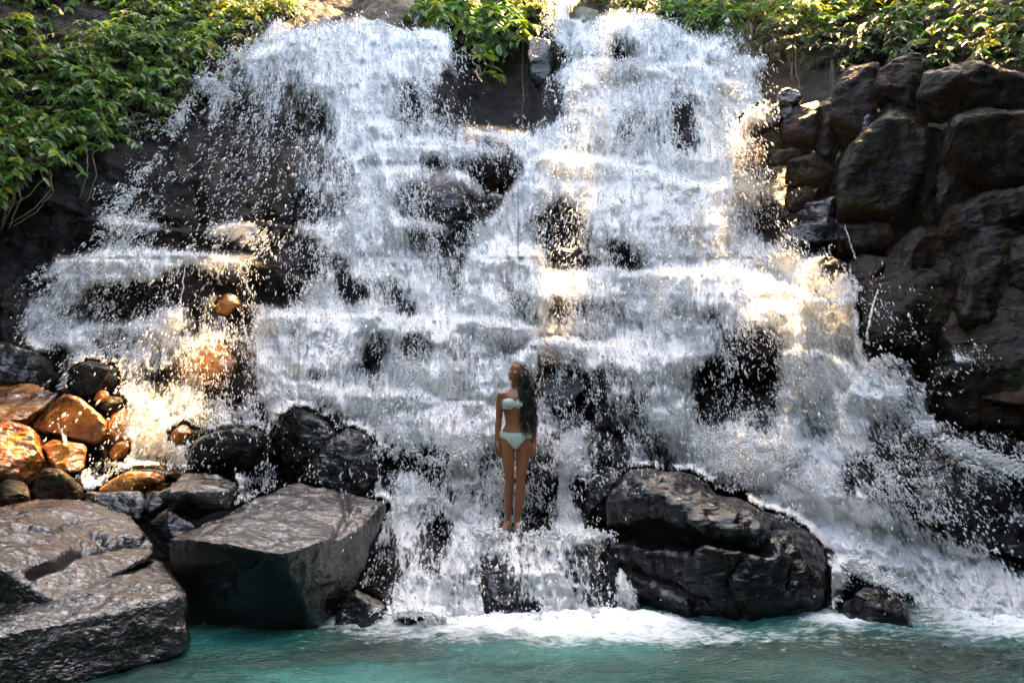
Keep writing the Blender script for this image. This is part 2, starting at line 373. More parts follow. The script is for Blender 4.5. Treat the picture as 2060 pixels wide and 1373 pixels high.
def O(outline, Y, T, front=None, top=0.0, bot=0.0, flat=False):
    """outline in photo pixels at depth Y; a shrunken back at Y+T; a front bulge; tops lean back, feet lean forward"""
    a = np.array(outline, float); c = a.mean(0); lo, hi = a[:, 1].min(), a[:, 1].max()
    cs = cliff_depth(np.append(a[:, 0], c[0]), np.append(a[:, 1], c[1])); Y = min(Y, np.percentile(cs, 35) - .08)
    pts = []
    if flat:
        gq = np.random.default_rng(int(abs(c[0]) * 3 + abs(c[1]))); tx, ty = gq.uniform(-.35, .35), gq.uniform(-.1, .5)
        w_, h_ = np.ptp(a[:, 0]) / 2, (hi - lo) / 2
        for x, y in a:
            u_, v_ = (x - c[0]) / w_, (y - c[1]) / h_; yy = Y + T * (.22 * u_ * tx * 2 - .22 * v_ * ty * 2)
            pts.append(P(x, y, yy)); pts.append(P(c[0] + (x - c[0]) * .9, c[1] + (y - c[1]) * .9, yy - T * .14)); pts.append(P(c[0] + (x - c[0]) * .9, c[1] + (y - c[1]) * .9, Y + T * 1.2))
        return pts
    for x, y in a:
        f = (y - lo) / (hi - lo + 1e-6)
        yy = Y + top * (1 - f) + bot * -f
        pts.append(P(x, y, yy)); b = c + (np.array((x, y)) - c) * .8; pts.append(P(b[0], b[1], Y + T))
    if front is None:
        for x, y in a:
            kx = np.array((.78, .68)) if (int(x * 7 + y * 3) % 3) else np.array((.4, .35))
            b = c + (np.array((x, y)) - c) * kx; pts.append(P(b[0], b[1] + .04 * (hi - lo), Y - T * (.24 + .16 * ((int(x * 5 + y) % 7) / 7))))
    else:
        for p in front: pts.append(P(*p))
    return pts
WET, BRN, OCH, SLB = M_wet, M_brown, M_ochre, M_slab
HR = hull_rock
# -- foreground left
HR('boulder', [P(-120,1440,4.75),P(60,1400,5.0),P(368,1316,5.72),P(372,1300,6.2),P(362,1205,5.8),P(330,1150,6.3),P(230,1228,5.52),P(60,1262,5.04),P(-120,1290,4.72),
   P(305,1125,6.7),P(150,1150,6.9),P(-120,1130,6.6),P(330,1250,7.0)], SLB, 'black angular block with a glossy top at the lower left water edge', 'boulder', seed=1, vox=.018, sm=1, facets=0)
HR('boulder', [P(-120,1095,5.5),P(0,1140,5.45),P(118,1222,5.5),P(200,1172,5.9),P(306,1116,6.4),P(308,1095,6.8),P(270,1032,7.3),P(190,1006,7.6),P(95,1008,7.5),P(0,1030,7.0),P(-120,1040,6.8),
   P(-120,1260,5.4),P(60,1280,5.6),P(280,1160,6.9)], SLB, 'broad grey cracked slab of wet rock filling the left edge above the black angular block', 'boulder', seed=2, vox=.018, sm=1, facets=0,
   crack=[([(320,1092),(250,1086),(195,1100),(150,1106),(120,1132),(66,1150)],8,.13),([(190,1078),(235,1092),(250,1086)],6,.06),([(-20,1075),(40,1062),(95,1070),(150,1052)],5,.05)])
HR('boulder', [P(336,1080,6.5),P(345,1160,6.5),P(372,1258,6.6),P(500,1275,6.5),P(640,1268,6.6),P(700,1210,6.95),P(735,1130,7.2),P(778,1008,7.6),P(720,992,7.9),P(690,988,8.1),P(595,978,8.1),
   P(480,1020,7.5),P(420,1040,7.2),P(400,1084,6.25),P(500,1100,6.15),P(565,1112,6.12),P(640,1090,6.4),P(720,1070,6.9),P(600,1180,8.3),P(430,1150,8.0)], SLB,
   'large black boulder with a flat silvery top, left of the woman at the pool edge', 'boulder', seed=3, vox=.018, sm=1, facets=0,
   crack=[([(690,985),(700,1030),(680,1075)],7,.06),([(705,1030),(745,1022)],7,.05)])
HR('boulder', O([(690,1270),(655,1262),(672,1215),(718,1184),(758,1206),(792,1245),(800,1266)], 6.75, .5, bot=.1), WET, 'small knobbly wet rock at the right foot of the large flat-topped boulder', seed=4, rough=1.6)
HR('boulder', O([(785,1266),(800,1242),(850,1238),(895,1258),(880,1270)], 6.65, .35), WET, 'low flat rock awash in foam at the pool edge, left of the cascade', seed=5, rough=1.3)
# -- right foreground
HR('boulder', O([(1222,1080),(1228,1010),(1262,958),(1312,946),(1400,964),(1500,1008),(1582,1050),(1640,1092),(1660,1170),(1652,1250),(1450,1262),(1320,1256),(1262,1180)], 7.35, 1.2,
   front=[(1290,1240,6.72),(1450,1258,6.62),(1640,1256,6.68),(1300,1120,6.9),(1420,1140,6.6),(1560,1130,6.7),(1640,1180,6.75),(1330,1000,7.2),(1500,1060,6.95)], top=.4), WET,
   'huge domed wet black boulder right of the woman with a dark cleft across it', 'boulder', seed=6, vox=.024, rough=1.6, facets=5,
   crack=[([(1232,1078),(1290,1058),(1345,1072),(1420,1078),(1480,1092),(1545,1098)],13,.24),([(1290,1075),(1370,1082)],22,.16),([(1500,1125),(1470,1165),(1500,1240)],9,.06),([(1270,1150),(1330,1175),(1420,1215)],10,.07),([(1560,1060),(1600,1120),(1590,1190)],7,.06)])
HR('boulder', O([(1690,1276),(1680,1222),(1740,1184),(1800,1196),(1846,1240),(1884,1268),(1780,1282)], 6.75, .6, bot=.15), WET, 'small dark triangular rock standing in the pool right of the huge domed boulder', seed=7, rough=1.5)
HR('boulder', O([(1680,1170),(1700,1130),(1750,1150),(1765,1185),(1720,1195)], 7.1, .4), WET, 'little brown rock splashed by the stream behind the small triangular rock', seed=8, wet=1)
# -- under and behind the woman
HR('boulder', [P(905,1250,6.95),P(915,1160,7.1),P(945,1100,7.4),P(1000,1078,7.62),P(1060,1082,7.55),P(1135,1085,7.6),P(1150,1160,7.2),P(1120,1248,6.9),P(1010,1252,6.75),
   P(1000,1060,8.4),P(1100,1060,8.4),P(1000,1150,8.5),P(1030,1160,6.95)], WET, 'wet rock the woman stands on, with water pouring over its front', 'boulder', seed=9, wet=1, rough=.8, facets=0)
HR('boulder', [P(1140,1250,6.95),P(1140,1160,7.15),P(1150,1086,7.6),P(1240,1080,7.7),P(1290,1160,7.3),P(1300,1250,6.9),P(1220,1140,7.1),P(1150,1065,8.4),P(1240,1065,8.4),P(1220,1180,8.4)], WET,
   'rock under foaming water between the woman and the huge domed boulder', seed=10, wet=1)
HR('boulder', O([(1050,900),(1090,870),(1130,885),(1140,960),(1130,1040),(1100,1062),(1040,1060),(1000,1040),(1005,960),(1030,920)], 8.7, .6), WET, 'dark wet rock face directly behind the legs of the woman', seed=11, wet=1)
HR('boulder', O([(1165,900),(1172,868),(1205,856),(1245,872),(1262,905),(1275,950),(1230,980),(1180,960)], 8.6, .6), WET, 'rounded wet rock right of the hips of the woman, above the domed boulder', seed=12, wet=1, rough=1.4)
HR('boulder', O([(1170,960),(1215,935),(1270,950),(1240,1000),(1225,1060),(1180,1050)], 8.3, .5), WET, 'low wet rock against the left shoulder of the domed boulder', seed=13, wet=1)
# -- mid left
HR('boulder', O([(548,880),(570,832),(592,812),(612,818),(640,836),(672,872),(655,908),(628,938),(604,976),(585,950),(560,918)], 8.8, .6, flat=True), WET, 'tall pointed dark rock left of the cascade with water on both sides', seed=14, facets=4, rough=1.3)
HR('boulder', O([(612,960),(640,915),(672,880),(700,864),(738,878),(756,905),(752,960),(735,995),(680,992)], 8.45, .6, flat=True), WET, 'rugged dark rock between the tall pointed rock and the cascade', seed=15, facets=4, rough=1.5)
HR('boulder', O([(650,822),(672,808),(694,814),(696,828),(668,834)], 9.6, .25), WET, 'tiny dark rock poking from white water above the rugged rock', seed=16)
HR('boulder', O([(378,915),(400,884),(440,868),(490,866),(528,876),(524,910),(505,945),(440,950),(400,948)], 8.7, .6, flat=True), WET, 'grey brown rounded rock left of the tall pointed rock, water at its right side', seed=17, facets=4)
HR('boulder', O([(508,878),(522,862),(536,868),(532,892),(515,895)], 9.0, .2), WET, 'fist shaped rock at the top right corner of the rounded grey brown rock', seed=18)
HR('boulder', O([(376,880),(384,862),(430,866),(420,880)], 9.1, .2), BRN, 'flat reddish stone at the top left of the rounded grey brown rock', seed=19)
HR('boulder', O([(392,858),(380,846),(400,838),(470,846),(490,862),(440,866)], 9.5, .3, flat=True), WET, 'flat pale wet slab with water sliding over it below the glowing dome', seed=20, facets=4, wet=1)
HR('boulder', O([(470,855),(475,820),(500,790),(520,800),(520,850),(500,862)], 9.5, .4, flat=True), WET, 'dark rock speckled with spray above the fist shaped rock', seed=21, facets=4, wet=1)
HR('boulder', [P(324,992,7.3),P(350,1020,7.3),P(395,1042,7.4),P(462,1020,7.5),P(462,984,7.5),P(430,982,7.4),P(380,990,7.2),P(372,956,8.2),P(440,953,8.2),P(482,972,8.0),P(400,1000,8.4)], SLB,
   'black block with a flat grey top behind the large silvery topped boulder', 'boulder', seed=22, facets=0)
HR('boulder', O([(303,1050),(340,1024),(372,1040),(395,1062),(350,1085),(335,1110),(312,1090)], 7.15, .5, flat=True), WET, 'small black wedge of rock jammed between the two big left boulders', seed=23, facets=4)
HR('boulder', O([(290,1010),(295,988),(330,988),(340,1010),(330,1030),(296,1034)], 7.6, .3, flat=True), WET, 'pale bluish wet stone left of the flat topped black block', seed=24, facets=4)
HR('boulder', O([(155,1010),(180,994),(232,992),(285,992),(292,1020),(284,1048),(230,1040),(150,1014)], 7.6, .4, flat=True), SLB, 'ribbed grey rock behind the broad cracked slab', seed=25, facets=4)
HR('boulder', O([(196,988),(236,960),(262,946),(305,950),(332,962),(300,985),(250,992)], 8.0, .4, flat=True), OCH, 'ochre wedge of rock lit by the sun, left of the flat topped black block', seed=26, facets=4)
HR('boulder', O([(250,950),(300,944),(350,950),(366,965),(330,970)], 8.3, .4, flat=True), WET, 'thin grey flat rock lying behind the ochre wedge', seed=27, facets=4)
HR('boulder', O([(66,990),(68,968),(92,945),(116,946),(150,975),(185,992),(150,1008),(80,1008)], 7.9, .4, flat=True), BRN, 'brown rock with a grey face and orange edges at the foot of the sunlit boulders', seed=28, facets=4)
HR('boulder', O([(-10,1000),(-10,972),(18,964),(48,970),(62,990),(60,1012),(10,1020)], 7.7, .4), BRN, 'small purple brown stone at the left edge of the picture below the orange dome', seed=29)
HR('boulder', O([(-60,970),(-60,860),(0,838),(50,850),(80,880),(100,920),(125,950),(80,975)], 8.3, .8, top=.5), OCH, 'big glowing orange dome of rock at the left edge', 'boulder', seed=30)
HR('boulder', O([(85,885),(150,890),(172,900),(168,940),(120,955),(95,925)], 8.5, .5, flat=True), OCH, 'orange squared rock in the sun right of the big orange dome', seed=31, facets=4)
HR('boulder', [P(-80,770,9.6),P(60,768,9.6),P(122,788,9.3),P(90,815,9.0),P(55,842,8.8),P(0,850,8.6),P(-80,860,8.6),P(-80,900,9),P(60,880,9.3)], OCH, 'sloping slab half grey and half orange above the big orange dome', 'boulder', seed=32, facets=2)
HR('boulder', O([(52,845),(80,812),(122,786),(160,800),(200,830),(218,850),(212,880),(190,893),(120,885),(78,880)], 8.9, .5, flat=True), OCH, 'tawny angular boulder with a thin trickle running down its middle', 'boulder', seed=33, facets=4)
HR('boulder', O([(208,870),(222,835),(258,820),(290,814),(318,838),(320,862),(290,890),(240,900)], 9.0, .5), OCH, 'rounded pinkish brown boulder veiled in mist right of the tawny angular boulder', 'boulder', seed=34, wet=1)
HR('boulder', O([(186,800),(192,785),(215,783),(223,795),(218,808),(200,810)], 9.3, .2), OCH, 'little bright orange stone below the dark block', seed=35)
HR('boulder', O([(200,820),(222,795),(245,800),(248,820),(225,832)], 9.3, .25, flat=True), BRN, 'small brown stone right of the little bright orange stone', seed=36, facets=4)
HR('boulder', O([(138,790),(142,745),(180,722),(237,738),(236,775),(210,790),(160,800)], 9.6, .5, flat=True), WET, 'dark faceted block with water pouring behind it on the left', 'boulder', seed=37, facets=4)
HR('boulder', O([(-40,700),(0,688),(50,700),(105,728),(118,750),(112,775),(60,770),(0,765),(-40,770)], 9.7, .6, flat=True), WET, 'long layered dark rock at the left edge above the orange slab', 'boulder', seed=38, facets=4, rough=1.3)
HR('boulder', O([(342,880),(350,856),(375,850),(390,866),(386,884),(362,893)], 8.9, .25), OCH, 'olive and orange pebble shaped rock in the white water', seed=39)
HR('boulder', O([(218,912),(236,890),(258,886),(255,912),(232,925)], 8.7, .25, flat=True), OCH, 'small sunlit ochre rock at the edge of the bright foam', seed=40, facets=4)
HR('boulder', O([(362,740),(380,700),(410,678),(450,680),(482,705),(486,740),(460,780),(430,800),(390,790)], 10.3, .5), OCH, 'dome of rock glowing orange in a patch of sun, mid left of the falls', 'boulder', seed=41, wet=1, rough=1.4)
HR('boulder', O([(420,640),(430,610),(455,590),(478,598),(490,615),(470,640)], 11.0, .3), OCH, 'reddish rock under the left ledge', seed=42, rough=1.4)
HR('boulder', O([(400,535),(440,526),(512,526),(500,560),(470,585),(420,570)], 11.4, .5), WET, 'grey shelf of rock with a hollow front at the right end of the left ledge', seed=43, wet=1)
# -- middle
HR('boulder', O([(1052,730),(1060,702),(1100,688),(1150,694),(1172,712),(1170,738),(1110,742)], 9.7, .5), OCH, 'rust coloured rock lit by the sun above the head of the woman', 'boulder', seed=44, wet=1)
HR('boulder', O([(1066,800),(1070,752),(1110,744),(1170,752),(1180,790),(1170,822),(1100,825)], 9.5, .5, flat=True), WET, 'smooth dark rock under the ledge right of the head of the woman', seed=45, facets=4, wet=1)
HR('boulder', O([(728,740),(735,690),(750,664),(772,670),(786,710),(780,755)], 10.3, .4, flat=True), WET, 'narrow dark rock standing in the white water left of centre', seed=46, facets=4, wet=1)
HR('boulder', O([(822,735),(824,672),(846,682),(880,720),(880,760),(840,760)], 10.2, .4, flat=True), WET, 'slanted dark rock between two white chutes at centre left', seed=47, facets=4, wet=1)
HR('boulder', O([(786,400),(800,365),(860,350),(930,358),(975,400),(990,440),(960,490),(870,500),(800,470)], 12.6, .6), WET, 'wide smooth dome of rock under thin water between the two falls', 'boulder', seed=48, wet=1)
HR('boulder', O([(955,350),(965,318),(1010,306),(1050,320),(1060,360),(1010,372)], 13.4, .5), BRN, 'brown dome of rock just below the dark recess between the two falls', 'boulder', seed=49, wet=1)
HR('boulder', O([(845,330),(850,310),(872,306),(882,320),(872,336)], 13.3, .25), WET, 'small round rock on the upper middle ledge', seed=50, wet=1)
HR('boulder', O([(972,420),(980,388),(1000,378),(1015,395),(1005,430)], 12.4, .25), WET, 'small upright rock beside the right edge of the wide smooth dome', seed=51, wet=1)
HR('boulder', O([(1088,545),(1095,505),(1130,495),(1180,505),(1182,545),(1130,552)], 11.6, .4), WET, 'squat dark rock in the shade at the centre of the right fall', seed=52, wet=1)
HR('boulder', O([(1068,645),(1072,595),(1110,585),(1150,625),(1160,660),(1100,660)], 10.8, .4, flat=True), WET, 'dark sloping rock above the rust coloured rock', seed=53, facets=4, wet=1)
HR('boulder', O([(1226,150),(1232,80),(1250,55),(1270,70),(1272,120),(1260,150)], 15.9, .4), WET, 'upright dark rock splitting the top of the right fall', seed=54, wet=1)
HR('boulder', O([(1140,60),(1148,25),(1170,12),(1200,18),(1215,45),(1195,70)], 16.4, .5), rock_mat('mossy_rock', [(.03,.035,.015),(.07,.08,.03),(.16,.16,.10)], (.4,.7), .8), 'mossy rounded boulder at the brink of the right fall', 'boulder', seed=55)
HR('boulder', O([(1060,150),(1062,80),(1085,60),(1112,90),(1115,150),(1090,190)], 16.0, .5), WET, 'pale wet rock face beside the hanging leaves at the top centre', seed=56)
HR('boulder', O([(700,50),(712,0),(740,-20),(830,-20),(860,40),(850,85),(760,70)], 17.0, 1.0), rock_mat('sandy_rock', [(.10,.07,.04),(.22,.15,.09),(.38,.28,.18)], (.5,.8), 1.0), 'sandy brown crumbling rock behind the lip of the left fall', 'boulder', seed=57, rough=1.6)
# -- right wall blocks
RB = [([(1484,280),(1512,244),(1555,218),(1602,212),(1594,230),(1535,255),(1500,290)],11.9,.5,WET,'curved grey slab at the left end of the right hand rock wall'),
 ([(1564,203),(1570,186),(1586,178),(1604,186),(1608,203)],11.8,.3,WET,'loose round grey stone lying on top of the curved grey slab'),
 ([(1577,290),(1582,240),(1600,226),(1642,212),(1636,280),(1622,306),(1590,300)],11.6,.5,BRN,'squared brown block right of the curved grey slab'),
 ([(1500,300),(1522,262),(1572,248),(1574,300),(1560,325),(1510,330)],11.8,.4,BRN,'dark shaded block below the curved grey slab'),
 ([(1486,330),(1490,296),(1520,288),(1535,310),(1530,340)],11.6,.4,OCH,'small block with an orange lit edge beside the falling water'),
 ([(1550,328),(1556,304),(1600,302),(1610,315),(1600,332)],11.5,.3,BRN,'small flat brown block under the squared brown block'),
 ([(1584,366),(1592,328),(1620,316),(1664,314),(1668,350),(1640,372),(1600,372)],11.3,.4,BRN,'broken brown block in the middle of the stacked wall'),
 ([(1584,414),(1588,376),(1628,372),(1636,385),(1632,412),(1600,420)],11.2,.3,BRN,'cube of rust brown rock with a pale top in the stacked wall'),
 ([(1584,446),(1586,420),(1640,418),(1690,396),(1702,440),(1660,446)],11.1,.4,WET,'pale grey ledge stone below the rust brown cube'),
 ([(1568,490),(1590,456),(1640,440),(1700,446),(1705,480),(1680,505),(1620,510)],10.9,.5,WET,'rounded pale grey rock at the edge of the spray below the ledge stone'),
 ([(1640,280),(1650,222),(1678,205),(1690,230),(1680,310),(1655,312)],11.6,.5,BRN,'shadowed block with rusty streaks in the upper wall'),
 ([(1680,250),(1690,180),(1712,150),(1754,144),(1752,220),(1735,270),(1700,300)],11.2,.6,BRN,'tall leaning block with a gold lit left edge'),
 ([(1740,262),(1745,236),(1770,230),(1778,252),(1765,290),(1742,300)],11.0,.3,WET,'small grey block wedged between the leaning block and the great pillar'),
 ([(1698,440),(1700,370),(1712,320),(1760,280),(1786,222),(1822,210),(1862,240),(1852,330),(1824,390),(1790,436),(1740,450)],10.6,.7,BRN,'great brown pillar of rock in the right hand wall'),
 ([(1664,440),(1668,350),(1700,310),(1708,360),(1694,430)],11.2,.4,BRN,'narrow dark slab left of the great brown pillar'),
 ([(1845,450),(1852,330),(1862,262),(1900,268),(1898,400),(1895,452)],10.5,.7,BRN,'black upright column right of the great brown pillar'),
 ([(1760,200),(1775,130),(1840,120),(1850,200),(1800,215)],11.1,.6,BRN,'dark blocky overhang above the great brown pillar'),
 ([(1862,225),(1870,150),(1960,140),(2060,160),(2080,235),(1960,240)],10.3,.8,BRN,'wide shaded ledge of rock under the upper right leaves'),
 ([(1888,430),(1890,330),(1905,318),(1965,320),(1972,400),(1960,440)],10.2,.5,BRN,'grey brown slab face right of the black upright column'),
 ([(1900,318),(1905,255),(1985,238),(2090,230),(2090,370),(1980,380)],9.9,.8,BRN,'large dim block at the right edge below the wide shaded ledge'),
 ([(1900,470),(1925,425),(1990,392),(2090,375),(2090,470),(1980,480)],9.5,.7,BRN,'sloping rock with a bright patch of sun at the right edge'),
 ([(1918,560),(1912,495),(1935,474),(2000,470),(2050,478),(2048,560),(2010,640),(1980,682),(1945,640)],9.2,.6,BRN,'mossy brown rock with a grey brow that bulges from the right wall'),
 ([(2030,600),(2040,500),(2110,480),(2110,760),(2050,740)],9.2,.7,BRN,'dark rock at the right edge beside the mossy bulging rock'),
 ([(1788,560),(1790,508),(1850,470),(1915,480),(1916,560)],9.9,.6,BRN,'squared olive brown block left of the mossy bulging rock'),
 ([(1780,760),(1760,640),(1740,590),(1800,565),(1900,565),(1920,650),(1900,750),(1840,770)],9.5,.7,BRN,'broad grey sheeted face of rock below the squared olive block'),
 ([(1630,600),(1640,550),(1665,532),(1690,536),(1712,552),(1700,590),(1690,625),(1650,618)],10.4,.5,BRN,'brown boulder at the right end of the sunlit ledge of water'),
 ([(1690,640),(1700,580),(1745,560),(1760,600),(1750,690),(1715,690)],10.2,.5,BRN,'reddish rock with a thin trickle beside it, right of the brown boulder'),
 ([(1706,562),(1712,524),(1745,518),(1790,528),(1770,560),(1735,580)],10.3,.3,BRN,'small black stone where the upper trickle lands'),
 ([(1700,530),(1705,450),(1780,440),(1792,500),(1770,525)],10.6,.5,BRN,'dark rock behind the upper trickle under the great pillar'),
 ([(1756,790),(1765,735),(1790,722),(1835,750),(1835,800),(1800,830)],9.3,.5,BRN,'dark rock where the stream splashes at the foot of the sheeted face'),
 ([(1880,850),(1900,770),(1960,745),(2100,760),(2100,880),(1960,890)],8.7,.8,BRN,'low black boulder at the right edge above the lower stream'),
 ([(1790,940),(1800,880),(1870,880),(1950,920),(2030,980),(2090,1050),(2090,1130),(1960,1090),(1860,1020)],8.4,.8,WET,'smooth dark slope of rock with flecks of spray at the lower right'),
]
for k, (ol, Y, T, m, lb) in enumerate(RB):
    ol = np.array(ol, float); oc = ol.mean(0); ol = oc + (ol - oc) * 1.15
    HR('boulder', O(ol, Y, T + .15, flat=True), m, lb, 'rock', seed=60 + k, wet=1 if k in (0, 3, 4, 9, 25, 26, 29, 31) else 0, sm=1, facets=7, rough=1.7)

# ------------------------------------------------------------------ depth of the rock surface seen from the front, for draping water
GS = 8; GW, GH = 2060 // GS + 41, 1400 // GS + 20; OX, OY = -160, -120
dep = np.full((GH, GW), 60.0); own = np.zeros((GH, GW), int)
for v, k in allpts:
    v = v[v[:, 1] > 3]
    px, py = proj(v); i = ((px - OX) / GS).astype(int); j = ((py - OY) / GS).astype(int)
    ok = (i >= 0) & (i < GW) & (j >= 0) & (j < GH); i, j, d = i[ok], j[ok], v[ok][:, 1]
    tmp = np.full((GH, GW), 60.0); np.minimum.at(tmp, (j, i), d)
    b = tmp < dep; dep[b] = tmp[b]; own[b] = k
WD = dep.copy()
for _ in range(1):
    q = WD.copy()
    for a in (-1, 0, 1):
        for b in (-1, 0, 1):
            pd = np.pad(WD, 1, mode='edge'); q = np.minimum(q, pd[1 + a:1 + a + GH, 1 + b:1 + b + GW] + .05)
    WD = q
wetdep = np.where(own == 1, 60, WD)
for r in range(1, GH):
    WD[r] = np.minimum(WD[r], np.where(own[r] == 1, WD[r], np.where(own[r-1] == 1, 60, WD[r-1] + .045)))
def samp(A, px, py):
    x = np.clip((px - OX) / GS - .5, 0, GW - 1.001); y = np.clip((py - OY) / GS - .5, 0, GH - 1.001)
    i = x.astype(int); j = y.astype(int); fx = x - i; fy = y - j
    return (A[j, i] * (1 - fx) + A[j, i + 1] * fx) * (1 - fy) + (A[j + 1, i] * (1 - fx) + A[j + 1, i + 1] * fx) * fy

# how much water runs where (50-px cells over the fall: 0 dry, 9 solid white)
DEN = """
000000000000003330000060222000000000000000
000000000026889986000078988634000000000000
000000001456789986200017867786400000000000
000000002444589875200028978788500000000000
000000023333479876300037877568600000000000
000000233333479876434588786575000000000000
000001333222368776655899888685200000000000
000003332222368676534888899998520000000000
000034422222367564358647889987520000000000
000045324665677666366546696676410000000000
002678887432466775368864556998876410000000
025654433112466566477678888999999983000000
055433323124777655776675688878766888620000
065555544347888666777877777886556776650000
002655543258874566667786477887454566627200
005034442376677588578742566634456777741000
002034555647357898777732557644467788630000
002056745360125787898756335775456776555410
000088876001716123745885353488788765432334
000900000760251375458642551000568888764321
000000000400000767864255000000489987532103
000000000000000776986677300000016899864210
000000000000002657955466610000002589997642
000000000000004568745566674000000716988987
000000000000000789745677871000000400378788
000000000000000567667777762000000300036788
000000000000000000000000000000000000000000
"""
rows = [r for r in DEN.split('\n') if r]
rows = [(r + '0' * 42)[:42] for r in rows]
DM = np.array([[int(c) for c in r] for r in rows], float) / 9.0
def dens_at(px, py):
    x = px / 50 - .5; y = py / 50 - .5
    ok = (x > -1) & (x < 42) & (y > -1) & (y < DM.shape[0])
    A = np.pad(DM, 1, mode='edge'); A[:, 0] = A[:, 1]
    x = np.clip(x + 1, 0, A.shape[1] - 1.001); y = np.clip(y + 1, 0, A.shape[0] - 1.001)
    i = x.astype(int); j = y.astype(int); fx = x - i; fy = y - j
    return ((A[j, i] * (1 - fx) + A[j, i + 1] * fx) * (1 - fy) + (A[j + 1, i] * (1 - fx) + A[j + 1, i + 1] * fx) * fy) * ok
def flow(px, py):
    a = np.clip((px - 700) / 330, -.85, .25) * (py < 520)
    a = np.where((py >= 520) & (px < 600), np.clip((px - 420) / 330, -1.1, .1), a)
    a = np.where((px > 1040) & (py < 520), np.clip((px - 1270) / 600, -.45, .35), a)
    rt = smooth(1380, 1800, px) * smooth(480, 700, py); a = a * (1 - rt) + rt * .75
    md = (py >= 640) & (px >= 600) & (px < 1380); a = np.where(md, (px - 1020) / 1200, a)
    return a
led_mask = lambda px, py: sum((smooth(pl[0][0] - 20, pl[0][0] + 20, px) * (1 - smooth(pl[-1][0] - 20, pl[-1][0] + 20, px)) *
    np.exp(-((py - np.interp(px, [a for a, b in pl], [b for a, b in pl])) / 13) ** 2)) for pl, st, dc in LEDGES[:18])

# veil mesh
VX = np.arange(-40, 2104, 4.5); VY = np.arange(-20, 1290, 4.5)
vx, vy = np.meshgrid(VX, VY)
wx = fbm(np.stack([vx / 90, vy / 90, vx * 0], -1), 4); wy = fbm(np.stack([vx / 90, vy / 90, vx * 0 + 7], -1), 4)
D = dens_at(vx + wx * 34, vy + wy * 34)
dry = samp((own == 1).astype(float), vx, vy)
D = D * (1 - smooth(.25, .75, dry)) + .22 * led_mask(vx, vy) * (D > .12)
tex = fbm(np.stack([vx / 55, vy / 120, vx * 0 + 3], -1), 4)
DARKS = [(1450,560,1,1),(870,380,50,30),(1300,240,22,30),(1180,300,24,20),(720,600,40,26),(900,700,30,22),(640,760,36,26),(1000,730,30,20),(1350,640,36,26),(700,880,40,30),(470,350,120,80),(380,430,60,35),(560,430,60,45),(450,495,70,25),(480,560,60,40),(300,590,130,32),(880,440,60,60),(940,340,60,28),(1010,345,36,36),(1000,400,28,28),(1130,440,42,60),(1240,490,42,60),(1130,520,45,26),(1250,110,24,45),(1330,80,26,26),
 (1370,230,32,90),(1250,260,28,45),(1400,490,36,40),(1110,620,45,38),(1120,720,55,22),(1120,790,55,38),(755,705,28,48),(850,710,28,42),(810,600,30,32),(600,560,36,50),(700,560,36,60),(1440,620,45,45),(1500,720,60,60),(1420,780,50,65),(1280,800,50,50),(1560,820,60,55),(1600,440,55,60),
 (860,900,55,36),(780,1130,36,80),(860,1080,32,60),(950,1175,36,50),(1030,1205,40,24),(1200,1110,34,50),(1240,1180,40,36),(1080,960,42,80),(1210,960,42,50),(310,730,90,36),(480,800,28,48),(1750,960,55,45),(1850,980,60,60),(900,170,28,60),(830,210,34,60),(650,220,36,70),(990,570,36,40),(1950,900,60,30)]
BRIGHTS = [(1000,1115,60,30),(1085,1150,30,70),(1180,1090,80,18),(755,250,36,190),(1190,200,32,100),(1425,200,22,100),(1100,345,55,20),(1230,345,70,18),(1350,430,55,60),(960,535,36,30),(1500,580,140,20),(572,850,24,60),(935,900,36,150),(765,1020,22,120),(1145,980,18,80),(1320,590,30,60),(1480,960,130,36),(1700,1070,100,45),(1880,1160,90,40),
 (820,780,45,25),(700,655,120,14),(1260,722,120,14),(1000,655,60,12),(620,800,60,40),(700,130,50,60),(1140,80,24,60),(1300,70,40,26),(470,860,20,50),(1180,380,30,60),(540,700,40,40),(200,540,120,16),(1060,830,60,30),(940,1180,16,60),(1120,1180,14,60),(1270,1180,16,60),(900,1230,60,16)]
def patches(x, y):
    r_ = 0
    for cx, cy, rx, ry in DARKS: r_ = r_ - (.32 + .22 * (rx * ry > 3500)) * np.exp(-(((x - cx) / rx) ** 2 + ((y - cy) / ry) ** 2))
    for cx, cy, rx, ry in BRIGHTS: r_ = r_ + .45 * np.exp(-(((x - cx) / rx) ** 2 + ((y - cy) / ry) ** 2))
    return r_
wetrock = samp((own == 2).astype(float), vx, vy)
PT = patches(vx + wx * 46, vy + wy * 46)
D = np.clip((D ** 1.2 + PT * smooth(.05, .25, D)) * (1 - .25 * wetrock) + tex * .42 * smooth(0.02, .3, D), 0, 1)
vY = samp(WD, vx, vy)
ang = flow(vx, vy)
pw = Pn(vx, vy, vY)
veil_objs = []
q = np.stack([idx_ for idx_ in ()], -1) if False else None
